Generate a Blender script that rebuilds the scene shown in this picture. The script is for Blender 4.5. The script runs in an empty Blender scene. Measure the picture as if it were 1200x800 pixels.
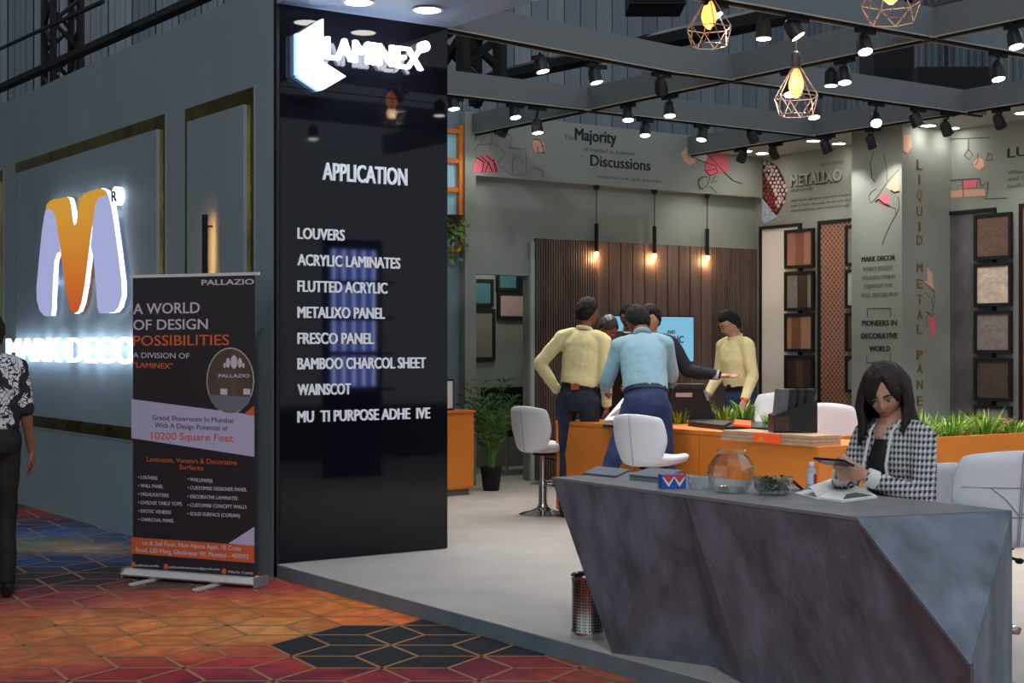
import bpy, bmesh, math, random
from mathutils import Vector, Matrix, noise
random.seed(7)
PI = math.pi
C = bpy.context.scene.collection
# ------------------------------------------------------------ camera, world, exposure
EYE = 1.42
TH = math.atan(0.7)
F = Vector((math.sin(TH), math.cos(TH), 0)); R = Vector((math.cos(TH), -math.sin(TH), 0)); Z = Vector((0, 0, 1))
FOC = 1750.0; HOR = 405.0
cd = bpy.data.cameras.new('camera'); cam = bpy.data.objects.new('camera', cd); C.objects.link(cam)
cam.location = (0, 0, EYE); cam.rotation_euler = (PI/2, 0, -TH)
cd.sensor_width = 36; cd.lens = FOC/1200*36; cd.shift_y = (HOR-400)/1200; cd.clip_end = 200
bpy.context.scene.camera = cam
w = bpy.data.worlds.new('hall_air'); bpy.context.scene.world = w; w.use_nodes = True
w.node_tree.nodes['Background'].inputs[0].default_value = (0.80, 0.91, 1.0, 1)
w.node_tree.nodes['Background'].inputs[1].default_value = 0.36
vs = bpy.context.scene.view_settings
vs.view_transform = 'Standard'; vs.look = 'None'; vs.gamma = 1; vs.exposure = 0.75; vs.use_curve_mapping = False
SPOT_W = 30; DOWN_W = 5; BULB_W = .7
# ------------------------------------------------------------ measuring helpers (photo pixel -> point on a real plane)
def ray(px, py): return F + R*((px-600)/FOC) + Z*((HOR-py)/FOC)
O = Vector((0, 0, EYE))
def on_z(px, py, z): r = ray(px, py); return O + r*((z-EYE)/r.z)
def on_x(px, py, x): r = ray(px, py); return O + r*(x/r.x)
def on_y(px, py, y): r = ray(px, py); return O + r*(y/r.y)
def at_d(px, py, d): return O + ray(px, py)*d
# ------------------------------------------------------------ materials
def lin(c):
    return tuple(((v/255)/12.92 if v/255 <= .04045 else ((v/255+.055)/1.055)**2.4) for v in c)
MC = {}
def M(name, col, rough=.6, metal=0, emit=0, ecol=None, var=0, vscale=8, bump=0, bscale=60, coat=0, trans=0, stretch=None, col2=None, ior=1.45, alpha=1):
    if name in MC: return MC[name]
    m = bpy.data.materials.new(name); m.use_nodes = True; nt = m.node_tree; b = nt.nodes['Principled BSDF']
    c = lin(col)
    b.inputs['Base Color'].default_value = (*c, 1); b.inputs['Roughness'].default_value = rough
    b.inputs['Metallic'].default_value = metal; b.inputs['Coat Weight'].default_value = coat
    b.inputs['Transmission Weight'].default_value = trans; b.inputs['IOR'].default_value = ior; b.inputs['Alpha'].default_value = alpha
    if emit: b.inputs['Emission Color'].default_value = (*lin(ecol or col), 1); b.inputs['Emission Strength'].default_value = emit
    tc = None
    def coords():
        t = nt.nodes.new('ShaderNodeTexCoord'); mp = nt.nodes.new('ShaderNodeMapping'); nt.links.new(t.outputs['Object'], mp.inputs[0])
        if stretch: mp.inputs['Scale'].default_value = stretch
        return mp.outputs[0]
    if var:
        n = nt.nodes.new('ShaderNodeTexNoise'); n.inputs['Scale'].default_value = vscale; n.inputs['Detail'].default_value = 6
        nt.links.new(coords(), n.inputs['Vector'])
        r = nt.nodes.new('ShaderNodeValToRGB'); e = r.color_ramp.elements
        e[0].position = .3; e[1].position = .7
        c2 = lin(col2) if col2 else tuple(min(1, v*(1+var)) for v in c)
        e[0].color = (*(tuple(v*(1-var) for v in c) if not col2 else c), 1); e[1].color = (*c2, 1)
        nt.links.new(n.outputs['Fac'], r.inputs[0]); nt.links.new(r.outputs[0], b.inputs['Base Color'])
    if bump:
        n = nt.nodes.new('ShaderNodeTexNoise'); n.inputs['Scale'].default_value = bscale; n.inputs['Detail'].default_value = 4
        nt.links.new(coords(), n.inputs['Vector'])
        bp = nt.nodes.new('ShaderNodeBump'); bp.inputs['Strength'].default_value = bump; bp.inputs['Distance'].default_value = .01
        nt.links.new(n.outputs['Fac'], bp.inputs['Height']); nt.links.new(bp.outputs[0], b.inputs['Normal'])
    MC[name] = m; return m
# ------------------------------------------------------------ mesh builder
def frame(d, side=None):
    d = d.normalized()
    s = side if side is not None else (Vector((0, 0, 1)) if abs(d.z) < .9 else Vector((1, 0, 0)))
    a = (s - d*s.dot(d)); a.normalize()
    return a, d.cross(a)
class MB:
    def __init__(s): s.v = []; s.f = []; s.m = []; s.marks = []
    def add(s, vs_, fs, mi=0):
        o = len(s.v); s.v += [Vector(p) for p in vs_]; s.f += [tuple(i+o for i in f) for f in fs]; s.m += [mi]*len(fs); return s
    def hexa(s, p, mi=0):
        return s.add(p, [(0,3,2,1),(4,5,6,7),(0,1,5,4),(1,2,6,5),(2,3,7,6),(3,0,4,7)], mi)
    def box(s, x0, y0, z0, x1, y1, z1, mi=0):
        x0, x1 = sorted((x0, x1)); y0, y1 = sorted((y0, y1)); z0, z1 = sorted((z0, z1))
        return s.hexa([(x0,y0,z0),(x1,y0,z0),(x1,y1,z0),(x0,y1,z0),(x0,y0,z1),(x1,y0,z1),(x1,y1,z1),(x0,y1,z1)], mi)
    def obox(s, c, a, b, n, mi=0):
        c = Vector(c); a = Vector(a); b = Vector(b); n = Vector(n)
        return s.hexa([c-a-b-n, c+a-b-n, c+a+b-n, c-a+b-n, c-a-b+n, c+a-b+n, c+a+b+n, c-a+b+n], mi)
    def etube(s, pts, ab, side=None, n=10, mi=0):
        pts = [Vector(p) for p in pts]; k = len(pts); vs_ = []
        pa = None
        for i, p in enumerate(pts):
            d = (pts[min(i+1, k-1)] - pts[max(i-1, 0)])
            if pa is None or side is not None: a, b = frame(d, Vector(side) if side is not None else None)
            else: a, b = frame(d, pa)
            pa = a
            r = ab[i] if isinstance(ab, (list, tuple)) and not isinstance(ab[0], (int, float)) else (ab[i] if isinstance(ab, list) else ab)
            ra, rb = (r, r) if isinstance(r, (int, float)) else r
            for j in range(n):
                t = 2*PI*j/n; vs_.append(p + a*(ra*math.cos(t)) + b*(rb*math.sin(t)))
        fs = []
        for i in range(k-1):
            for j in range(n):
                j2 = (j+1) % n; fs.append((i*n+j, i*n+j2, (i+1)*n+j2, (i+1)*n+j))
        fs.append(tuple(range(n-1, -1, -1))); fs.append(tuple((k-1)*n+j for j in range(n)))
        return s.add(vs_, fs, mi)
    def tube(s, pts, r, n=8, mi=0): return s.etube(pts, r, None, n, mi)
    def lathe(s, prof, c=(0,0,0), n=20, axis=None, mi=0, closed=True):
        c = Vector(c); ax = Vector(axis).normalized() if axis else Vector((0,0,1)); a, b = frame(ax)
        vs_ = []; k = len(prof)
        for r, z in prof:
            for j in range(n):
                t = 2*PI*j/n; vs_.append(c + ax*z + (a*math.cos(t) + b*math.sin(t))*max(r, 1e-4))
        fs = [(i*n+j, i*n+(j+1) % n, (i+1)*n+(j+1) % n, (i+1)*n+j) for i in range(k-1) for j in range(n)]
        if closed: fs.append(tuple(range(n-1, -1, -1))); fs.append(tuple((k-1)*n+j for j in range(n)))
        return s.add(vs_, fs, mi)
    def prism(s, poly, ext, mi=0, mside=None):
        poly = [Vector(p) for p in poly]; ext = Vector(ext); k = len(poly)
        o = len(s.v)
        s.v += poly + [p+ext for p in poly]
        s.f.append(tuple(o+i for i in range(k-1, -1, -1))); s.m.append(mi)
        s.f.append(tuple(o+k+i for i in range(k))); s.m.append(mi)
        for i in range(k):
            j = (i+1) % k; s.f.append((o+i, o+j, o+k+j, o+k+i)); s.m.append(mi if mside is None else mside)
        return s
    def ell(s, c, r, n=12, m=8, rot=None, mi=0):
        c = Vector(c); vs_ = []; 
        for i in range(1, m):
            ph = PI*i/m
            for j in range(n):
                t = 2*PI*j/n; p = Vector((r[0]*math.sin(ph)*math.cos(t), r[1]*math.sin(ph)*math.sin(t), r[2]*math.cos(ph)))
                vs_.append(c + (rot @ p if rot else p))
        p = Vector((0, 0, r[2])); vs_.append(c+(rot@p if rot else p)); vs_.append(c-(rot@p if rot else p))
        fs = [((i)*n+j, (i+1)*n+j, (i+1)*n+(j+1) % n, i*n+(j+1) % n) for i in range(m-2) for j in range(n)]
        T = len(vs_)-2; fs += [(T, j, (j+1) % n) for j in range(n)]; fs += [(T+1, (m-2)*n+(j+1) % n, (m-2)*n+j) for j in range(n)]
        return s.add(vs_, fs, mi)
    def shell(s, fn, th, n=10, mi=0, sq=0):
        """fn(a,b) over the unit disc -> point; closed, with thickness th"""
        g = [[None]*(n+1) for _ in range(n+1)]
        for i in range(n+1):
            for j in range(n+1):
                u = 2*i/n-1; v = 2*j/n-1
                g[i][j] = Vector(fn(u*(sq+(1-sq)*math.sqrt(1-v*v/2)), v*(sq+(1-sq)*math.sqrt(1-u*u/2))))
        nr = lambda i, j: (g[min(i+1,n)][j]-g[max(i-1,0)][j]).cross(g[i][min(j+1,n)]-g[i][max(j-1,0)]).normalized()
        vs_ = []
        for sg in (0.5, -0.5):
            for i in range(n+1):
                for j in range(n+1):
                    e = .35 if i in (0, n) or j in (0, n) else 1
                    vs_.append(g[i][j] + nr(i, j)*(th*sg*e))
        N = (n+1)**2; I = lambda i, j: i*(n+1)+j; fs = []
        for i in range(n):
            for j in range(n):
                fs.append((I(i,j), I(i+1,j), I(i+1,j+1), I(i,j+1))); fs.append((N+I(i,j), N+I(i,j+1), N+I(i+1,j+1), N+I(i+1,j)))
        rim = [I(i,0) for i in range(n)] + [I(n,j) for j in range(n)] + [I(i,n) for i in range(n,0,-1)] + [I(0,j) for j in range(n,0,-1)]
        for k in range(len(rim)):
            a, b = rim[k], rim[(k+1) % len(rim)]; fs.append((b, a, N+a, N+b))
        return s.add(vs_, fs, mi)
    def build(s, name, mats, parent=None, smooth=False, world=True, mesh_only=False, sub=0):
        if len(s.marks) > 1 and not mesh_only:                      # one object per line of lettering
            for i, (a, fa_) in enumerate(s.marks):
                b, fb_ = s.marks[i+1] if i+1 < len(s.marks) else (len(s.v), len(s.f))
                q = MB(); q.v = s.v[a:b]; q.f = [tuple(k-a for k in f) for f in s.f[fa_:fb_]]; q.m = s.m[fa_:fb_]
                o = q.build(name, mats, parent, smooth, world)
            return o
        off = Vector((0, 0, 0)); p = parent
        if world:
            while p is not None: off += p.location; p = p.parent
            if parent is None and s.v:
                xs = [v.x for v in s.v]; ys = [v.y for v in s.v]; zs = [v.z for v in s.v]
                off = Vector(((min(xs)+max(xs))/2, (min(ys)+max(ys))/2, min(zs)))
        me = bpy.data.meshes.new(name); me.from_pydata([tuple(v-off) for v in s.v], [], s.f)
        mats = mats if isinstance(mats, (list, tuple)) else [mats]
        for m in mats: me.materials.append(m)
        me.polygons.foreach_set('material_index', s.m)
        if smooth: me.polygons.foreach_set('use_smooth', [True]*len(s.f))
        me.update()
        bm = bmesh.new(); bm.from_mesh(me); bmesh.ops.recalc_face_normals(bm, faces=bm.faces); bm.to_mesh(me); bm.free()
        if mesh_only: return me
        o = bpy.data.objects.new(name, me); C.objects.link(o)
        if parent is not None: o.parent = parent
        elif world: o.location = off
        if smooth:
            try:
                bm = bmesh.new(); bm.from_mesh(me)
                for e in bm.edges:
                    if len(e.link_faces) == 2 and e.calc_face_angle(0) > .7: e.smooth = False
                bm.to_mesh(me); bm.free()
            except Exception: pass
        if sub:
            md = o.modifiers.new('sub', 'SUBSURF'); md.levels = sub; md.render_levels = sub
        return o
def tag(o, label=None, cat=None, group=None, kind=None):
    if label: o['label'] = label
    if cat: o['category'] = cat
    if group: o['group'] = group
    if kind: o['kind'] = kind
    return o
def thing(name, label, cat, loc, rz=0, group=None):
    o = bpy.data.objects.new(name, None); C.objects.link(o); o.location = loc; o.rotation_euler = (0, 0, rz); o.empty_display_size = .1
    return tag(o, label, cat, group)
def struct(name, mb, m, parent=None, **k):
    o = mb.build(name, m, parent, **k)
    if parent is None: o['kind'] = 'structure'
    return o
def copy_tree(o, parent=None):
    c = o.copy(); C.objects.link(c); c.parent = parent
    for ch in o.children: copy_tree(ch, c)
    return c
def inst(name, me, parent, loc, rot=None, scale=None):
    o = bpy.data.objects.new(name, me); C.objects.link(o); o.parent = parent
    off = Vector((0,0,0)); p = parent
    while p is not None: off += p.location; p = p.parent
    o.location = Vector(loc)-off
    if rot: o.rotation_euler = rot
    if scale: o.scale = scale
    return o
# ------------------------------------------------------------ lettering
def text_raw(s, bold=0.0, shear=0):
    cu = bpy.data.curves.new('lettering', 'FONT'); cu.body = s; cu.offset = bold; cu.extrude = .5; cu.resolution_u = 3; cu.shear = shear
    o = bpy.data.objects.new('lettering', cu); C.objects.link(o)
    dg = bpy.context.evaluated_depsgraph_get(); me = bpy.data.meshes.new_from_object(o.evaluated_get(dg))
    v = [tuple(x.co) for x in me.vertices]; f = [tuple(p.vertices) for p in me.polygons]
    bpy.data.objects.remove(o); bpy.data.meshes.remove(me); bpy.data.curves.remove(cu)
    return v, f
CAP = .73
def letter(mb, s, p0, p1, h, n, depth=.004, bold=0.0, mi=0, shear=0):
    """string s from p0 to p1 (baseline), cap height h, standing off the surface along n"""
    mb.marks.append((len(mb.v), len(mb.f)))
    v, f = text_raw(s, 0, shear); p0 = Vector(p0); p1 = Vector(p1); n = Vector(n)
    x0 = min(a[0] for a in v); x1 = max(a[0] for a in v); X = p1-p0
    for j, (sx_, sz_) in enumerate([(0, 0)] if bold < .01 else [(-1, -.5), (1, .5), (-1, .5), (1, -.5)]):   # heavier weight
        q = X.normalized()*(sx_*bold*h*1.6)+Z*(sz_*bold*h*1.2)
        mb.add([p0 + q + X*((a[0]-x0)/(x1-x0)) + Z*(a[1]/CAP*h) + n*((a[2]+.5)*depth*(1-.03*j)) for a in v], f, mi)
    return mb
def letter_y(mb, s, xa, xb, ybase, ytop, Y, **k):      # on a wall facing -Y
    a = on_y(xa, (ybase), Y); b = on_y(xb, ybase, Y); t = on_y(xa, ytop, Y)
    zb = on_y((xa+xb)/2, ybase, Y).z; a.z = b.z = zb
    return letter(mb, s, a, b, on_y((xa+xb)/2, ytop, Y).z-zb, (0,-1,0), **k)
def letter_x(mb, s, xa, xb, ybase, ytop, X, **k):      # on a wall facing -X
    a = on_x(xa, ybase, X); b = on_x(xb, ybase, X)
    zb = on_x((xa+xb)/2, ybase, X).z; a.z = b.z = zb
    return letter(mb, s, a, b, on_x((xa+xb)/2, ytop, X).z-zb, (-1,0,0), **k)
def line_on(mb, pxs, plane, val, r=.006, mi=0):
    f = on_x if plane == 'x' else on_y; n = Vector((-1,0,0)) if plane == 'x' else Vector((0,-1,0))
    pts = [f(a, b, val)+n*.002 for a, b in pxs]; 
    return mb.etube(pts, (r*.6, r*.6), n, 4, mi) if len(pts) > 1 else mb
def poly_on(mb, pxs, plane, val, th=.004, mi=0):
    f = on_x if plane == 'x' else on_y; n = Vector((-1,0,0)) if plane == 'x' else Vector((0,-1,0))
    return mb.prism([f(a, b, val) for a, b in pxs], n*th, mi)

# ------------------------------------------------------------ key planes of the stand
XF = 4.07; YP = 8.33; ZP = .08; YB = 12.05; YFA = 11.95; XW = 11.74; TOP = 3.66; ZB = 3.45
grey_out = M('painted_grey_blue', (132,146,150), .55, var=.06, vscale=1.5)
grey_in = M('painted_sage_grey', (142,147,138), .6, var=.05, vscale=2)
grey_beam = M('painted_grey_beam', (104,110,112), .6)
blue_in = M('painted_dusty_blue', (120,140,148), .6)
black = M('black_metal', (18,18,19), .45)
blackm = M('black_paint', (14,14,15), .7)
chrome = M('chrome', (210,210,212), .12, 1)
gold = M('gold_mirror', (226,184,104), .1, 1, bump=1.0, bscale=4, var=.5, vscale=2.5)  # mottled mirror reflections are put into the colour variation
white = M('white_leather', (226,224,228), .42, bump=.05, bscale=120)
seamm = M('grey_seam', (150,150,156), .7)
orange = M('orange_laminate', (222,128,42), .5, var=.04, vscale=3)
lampw = M('lamp_white', (255,250,240), .5, emit=14)
# ------------------------------------------------------------ hall floor carpet
def carpet():
    S = .29; al = math.radians(85)
    d = [Vector((math.cos(al+k*PI/3), math.sin(al+k*PI/3), 0))*S for k in range(6)]
    org = Vector((3.59, 6.13, 0))
    smp = [(60,598,110,32,28),(110,612,40,34,50),(60,622,26,66,118),(140,632,30,60,100),(90,642,150,124,92),(40,655,26,60,104),(110,655,30,56,92),(60,636,90,110,90),
           (130,668,26,28,34),(30,676,30,26,32),(90,680,34,30,36),(200,684,60,46,44),(10,702,110,30,42),(70,700,96,34,44),(170,700,160,70,50),(300,688,150,40,42),(250,712,180,100,44),(380,704,196,104,34),
           (470,730,180,84,36),(0,732,164,76,40),(100,735,176,104,50),(200,750,176,96,40),(300,742,186,124,66),(50,766,160,84,44),(90,795,120,28,40),(190,790,134,26,34),
           (280,796,70,20,44),(310,768,160,50,42),(370,785,150,36,40),(640,792,150,52,44),(560,784,100,26,50),(500,775,70,18,36),(720,798,160,84,60),(0,620,24,40,70),(0,590,40,30,40)]
    sp = [(on_z(a, b, 0), lin((r, g, bb))) for a, b, r, g, bb in smp]
    def col(p):
        ws = 0; c = [0, 0, 0]
        for q, k in sp:
            ww = 1/((p-q).length_squared+.02)**2.2; ws += ww
            for i in range(3): c[i] += ww*k[i]
        return [min(1, v/ws*1.5) for v in c]
    blk = [on_z(a, b, 0) for a, b in ((322,748),(500,722),(610,752),(655,772),(560,782),(440,790),(400,800),(380,775))]
    def inside(p, poly):
        c = False; j = len(poly)-1
        for i in range(len(poly)):
            a, b = poly[i], poly[j]
            if (a.y > p.y) != (b.y > p.y) and p.x < (b.x-a.x)*(p.y-a.y)/(b.y-a.y)+a.x: c = not c
            j = i
        return c
    V = []; Fc = []; cols = []; L = MB(); seen = set()
    rnd = random.Random(3)
    for i in range(-60, 60):
        for j in range(-60, 60):
            if (i-j) % 3: continue
            P = org + d[0]*i + d[1]*j
            if not (-5 < P.x < 5.2 and 0 < P.y < 20): continue
            for k in range(6):
                a = P+d[k]; c = a+d[(k+1) % 6]; b = P+d[(k+1) % 6]
                e = d[k].normalized().cross(Z)*.009
                L.add([P-e, a-e, a+e, P+e], [(0,1,2,3)])
                m = (P+c)/2; key = (round(m.x, 2), round(m.y, 2))
                if key in seen: continue
                seen.add(key); o = len(V); V += [P, a, c, b]; Fc.append((o, o+1, o+2, o+3))
                g = rnd.uniform(.78, 1.2)
                if inside(m, blk): cc = [[.016, .016, .02] for _ in range(4)]
                else: cc = [[v*g for v in col(q)] for q in (P, a, c, b)]
                cols += cc
    L.v = [v+Vector((0, 0, .0015)) for v in L.v]
    me = bpy.data.meshes.new('carpet_print'); me.from_pydata([tuple(v) for v in V], [], Fc)
    at = me.color_attributes.new('print', 'FLOAT_COLOR', 'POINT')
    for i, c in enumerate(cols): at.data[i].color = (*c, 1)
    m = M('carpet_print', (120,60,40), .95, bump=.3, bscale=300); nt = m.node_tree
    va = nt.nodes.new('ShaderNodeVertexColor'); va.layer_name = 'print'
    nz = nt.nodes.new('ShaderNodeTexNoise'); nz.inputs['Scale'].default_value = 9; nz.inputs['Detail'].default_value = 5
    tcn = nt.nodes.new('ShaderNodeTexCoord'); nt.links.new(tcn.outputs['Object'], nz.inputs[0])
    mr = nt.nodes.new('ShaderNodeMapRange'); mr.inputs[1].default_value = .3; mr.inputs[2].default_value = .7; mr.inputs[3].default_value = .7; mr.inputs[4].default_value = 1.3
    nt.links.new(nz.outputs['Fac'], mr.inputs[0])
    vm = nt.nodes.new('ShaderNodeVectorMath'); vm.operation = 'SCALE'; nt.links.new(va.outputs[0], vm.inputs[0]); nt.links.new(mr.outputs[0], vm.inputs['Scale'])
    nt.links.new(vm.outputs[0], nt.nodes['Principled BSDF'].inputs['Base Color'])
    me.materials.append(m)
    fl = struct('floor', MB().box(-30,-15,-.1,45,45,-.004), M('hall_floor', (40,38,42), .9))
    o = bpy.data.objects.new('carpet', me); C.objects.link(o); o.parent = fl; o.location = -fl.location
    L.build('carpet_line', M('carpet_gold_line', (164,118,80), .9), fl)['kind'] = 'stuff'
carpet()
# ------------------------------------------------------------ raised stand floor
pf = struct('floor_stand', MB().box(XF, 1.2, 0, XW+.3, YB+1.5, ZP-.004), M('stand_floor_edge', (104,116,124), .6, var=.12, vscale=5))
MB().box(XF+.002, 1.2, ZP-.004, XW+.3, YB+1.5, ZP).build('stand_carpet', M('light_grey_carpet', (180,174,168), .95, var=.07, vscale=3, bump=.3, bscale=400), pf)
# ------------------------------------------------------------ outer wall of the stand (wall_left) with gold edged panels
wl = struct('wall_left', MB().box(XF-.004, YP+.045, -.004, XF+.3, 24, TOP), grey_out)
def gold_panel(pxn, pxf, top, bot, ptop):
    y0 = on_x(pxn, 300, XF).y; y1 = on_x(pxf, 300, XF).y
    zt = on_x(pxn, top, XF).z; zb = on_x(ptop, bot, XF).z
    w = .1
    for b in ((y0, zb, y1, zb+w), (y0, zt-w, y1, zt)):
        k = max(2, int((y1-y0)/.45)); 
        for i in range(k):
            a = y0+(y1-y0)*i/k; c = y0+(y1-y0)*(i+1)/k
            MB().box(XF-.010, a+.002, b[1], XF, c-.002, b[3]).build('gold_strip', gold, wl)
    for a, c in ((y0, y0+w*1.0), (y1-w, y1)):
        for i in range(5):
            z0 = zb+w+(zt-zb-2*w)*i/5; z1 = zb+w+(zt-zb-2*w)*(i+1)/5
            MB().box(XF-.010, a, z0+.002, XF, c, z1-.002).build('gold_strip', gold, wl)
    MB().box(XF-.035, y0+w, zb+w, XF, y1-w, zt-w).build('raised_panel', grey_out, wl)
    bd = MB()
    for a in (y0-.012, y1): bd.box(XF-.012, a, zb-.012, XF, a+.012, zt+.012)
    for a in (zb-.012, zt): bd.box(XF-.012, y0, a, XF, y1, a+.012)
    bd.build('edge_bead', grey_out, wl)
    return y0, y1, zb, zt
gp1 = gold_panel(195, 19.3, 133.4, 515, 150)
gp2 = gold_panel(299, 218, 101.8, 560, 299)
gp3 = gold_panel(5, -200, 199, 500, 5)
XL = XF-.035
# slim wall lamp on the second panel
a = on_x(250, 252, XL); b = on_x(250, 430, XL)
t = thing('wall_lamp', 'slim vertical black bar lamp with warm glow on the narrow gold-edged wall panel', 'lamp', (XL-.06, a.y, b.z))
MB().box(XL-.075, a.y-.008, b.z, XL-.06, a.y+.012, a.z).build('housing', blackm, t)
MB().box(XL-.075, a.y-.014, b.z, XL-.045, a.y-.008, a.z).build('shade', blackm, t)
MB().box(XL-.06, a.y-.006, b.z+.01, XL-.052, a.y+.008, a.z-.01).build('light_strip', M('warm_strip', (255,190,120), .5, emit=16, ecol=(255,176,100)), t)
for zz in (b.z+.05, a.z-.08): MB().box(XL-.065, a.y+.006, zz, XL, a.y+.012, zz+.012).build('bracket', blackm, t)
# ------------------------------------------------------------ illuminated M sign
XS = XL-.065
def mp(pts): return [on_x(x/3.636, 200+y/3.636, XS) for x, y in pts]
t = thing('illuminated_logo', 'large glowing letter M logo with orange V and pale legs on the grey outer wall', 'sign', on_x(95, 370, XS))
org_m = [(193,172),(198,145),(210,130),(228,121),(258,116),(285,112),(296,118),(304,150),(312,215),(318,230),(325,222),(332,160),(340,118),(358,97),(395,84),(430,74),(450,84),(462,104),(440,106),(418,118),(404,150),(395,225),(382,320),(362,480),(348,560),(334,598),(316,608),(298,592),(284,530),(270,430),(252,300),(238,205),(226,172),(206,160)]
lef_m = [(193,172),(206,160),(226,172),(238,205),(252,300),(258,345),(243,352),(232,385),(226,480),(222,590),(218,618),(188,618),(168,595),(156,550),(155,500),(166,380),(178,260),(186,205)]
rig_m = [(418,118),(440,106),(462,104),(474,150),(486,220),(502,340),(518,470),(520,530),(506,580),(488,602),(462,606),(422,606),(414,580),(408,480),(398,370),(386,322),(395,225),(404,150)]
org_mat = bpy.data.materials.new('logo_orange'); org_mat.use_nodes = True
nt = org_mat.node_tree; bs = nt.nodes['Principled BSDF']; tcn = nt.nodes.new('ShaderNodeTexCoord'); sx = nt.nodes.new('ShaderNodeSeparateXYZ')
nt.links.new(tcn.outputs['Generated'], sx.inputs[0]); rp = nt.nodes.new('ShaderNodeValToRGB'); nt.links.new(sx.outputs[2], rp.inputs[0])
rp.color_ramp.elements[0].color = (*lin((212,84,36)), 1); rp.color_ramp.elements[1].color = (*lin((226,160,56)), 1); rp.color_ramp.elements[1].position = .8
nt.links.new(rp.outputs[0], bs.inputs['Base Color']); nt.links.new(rp.outputs[0], bs.inputs['Emission Color']); bs.inputs['Emission Strength'].default_value = .36
glow_side = M('glow_side', (240,246,255), .5, emit=1.2, ecol=(225,238,255))
pale = M('pale_acrylic', (178,184,226), .4, emit=.36, ecol=(178,186,232))
dep = Vector((.038, 0, 0))
MB().prism(mp(org_m), dep+Vector((.0,0,0)), 0, 1).build('orange_letter_face', [org_mat, glow_side], t)['label'] = 'orange V shaped face'
MB().prism(mp(lef_m), dep, 0, 1).build('pale_letter_leg', [pale, glow_side], t)
MB().prism(mp(rig_m), dep, 0, 1).build('pale_letter_leg', [pale, glow_side], t)
rd = MB().lathe([(.07, 0), (.07, .05)], on_x(134.5, 229.5, XS), 20, (1, 0, 0)).build('registered_disc', [glow_side], t)
p = on_x(132, 235, XS-.002); letter_x(MB(), 'R', 131, 137, 236, 223, XS-.001, bold=.02).build('registered_letter', blackm, t)
def lamp(name, kind, loc, power, col=(1,1,1), parent=None, size=.1, aim=None, spot=None, blend=.6, sy=None):
    l = bpy.data.lights.new(name, kind); l.energy = power; l.color = col
    if kind == 'AREA':
        l.size = size
        if sy: l.shape = 'RECTANGLE'; l.size_y = sy
    else: l.shadow_soft_size = size
    if spot: l.spot_size = spot; l.spot_blend = blend
    o = bpy.data.objects.new(name, l); C.objects.link(o); o.location = loc
    if aim is not None: o.rotation_euler = Vector(aim).to_track_quat('-Z', 'Y').to_euler()
    if parent is not None:
        off = Vector((0,0,0)); q = parent
        while q is not None: off += q.location; q = q.parent
        o.parent = parent; o.location = Vector(loc)-off
    return o
# the halo LEDs behind the logo light the wall around it
lamp('logo_back_light', 'AREA', on_x(90, 300, XL-.012), 0, parent=t)
for px, py in ((60, 250), (60, 330), (90, 250), (90, 330), (128, 250), (128, 330), (104, 236)):
    lamp('logo_back_light', 'POINT', on_x(px, py, XL-.035), .8, (.62, .8, 1), t, .03)
t = thing('wall_sign', 'row of glowing white block letters below the large M on the outer wall', 'sign', on_x(90, 425, XL-.08))
glow = M('glow_letter', (250,252,255), .5, emit=1.0, ecol=(214,232,255))
mb = MB(); letter(mb, 'MARK DECOR', (XL-.07, on_x(20, 420, XL).y, on_x(90, 424, XL).z), (XL-.07, on_x(194, 420, XL).y, on_x(90, 424, XL).z), on_x(90, 394, XL).z-on_x(90, 424, XL).z, (-1,0,0), depth=.03, bold=.012)
mb.build('lettering', glow, t)
for px in (30, 50, 70, 90, 110, 130, 150, 170):
    lamp('letter_back_light', 'POINT', on_x(px, 409, XL-.035), .55, (.62, .8, 1), t, .03)
# ------------------------------------------------------------ gloss black end panel (faces the open side)
XE = 5.31
mb = MB().box(XF+.3, YP+.02, ZP, XE, YP+.3, TOP-.14); mb.box(XF, YP, 0, XF+.3, YP+.02, ZP)
we = struct('wall_end', MB().box(XF+.3, YP+.04, ZP, XE, YP+.28, TOP-.14), blackm)
struct('trim_1', MB().box(XF, YP, 0, XF+.018, YP+.045, TOP), black)
gloss = M('gloss_black_laminate', (12,13,20), .04); gloss.node_tree.nodes['Principled BSDF'].inputs['Specular IOR Level'].default_value = .4
zs = on_y(420, 111, YP).z
for z0, z1 in ((ZP+.005, zs-.002), (zs+.002, 3.52)):
    MB().box(XF+.022, YP, z0, XE, YP+.04, z1).build('gloss_panel', gloss, we)
letm = M('silver_letter', (214,216,220), .5, emit=.10)
mb = MB()
letter_y(mb, 'APPLICATION', 378, 476, 214, 193, YP, bold=.018, depth=.012)
for s_, xr, yc in (('LOUVERS', 403, 274), ('ACRYLIC LAMINATES', 468, 306), ('FLUTTED ACRYLIC', 453, 336), ('METALIXO PANEL', 450, 366), ('FRESCO PANEL', 437, 396),
                   ('BAMBOO CHARCOL SHEET', 498, 425), ('WAINSCOT', 410.5, 455.5), ('MU  TI PURPOSE ADHE  IVE', 503, 485.5)):
    letter_y(mb, s_, 348.5, xr, yc+6.8, yc-6.8, YP, bold=.014, depth=.012)
t = thing('panel_lettering', 'raised silver product list lettering headed APPLICATION on the gloss black panel', 'lettering', on_y(348, 492, YP))
mb.build('lettering', letm, t)
t = thing('illuminated_sign', 'glowing white LAMINEX sign with folded sheet emblem at top of black panel', 'sign', on_y(420, 108, YP-.05))
def cy(pts): return [on_y(300+x/4, y/4, YP-.07) for x, y in pts]
g2 = M('glow_sign', (255,255,255), .5, emit=2.2, ecol=(235,240,255)); g3 = M('glow_sign_edge', (190,215,255), .5, emit=.8, ecol=(150,195,255))
MB().prism(cy([(200,157),(302,92),(316,88),(316,290),(202,350)]), (0,.03,0), 0, 1).build('emblem_sheet', [g2, g3], t)
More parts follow.
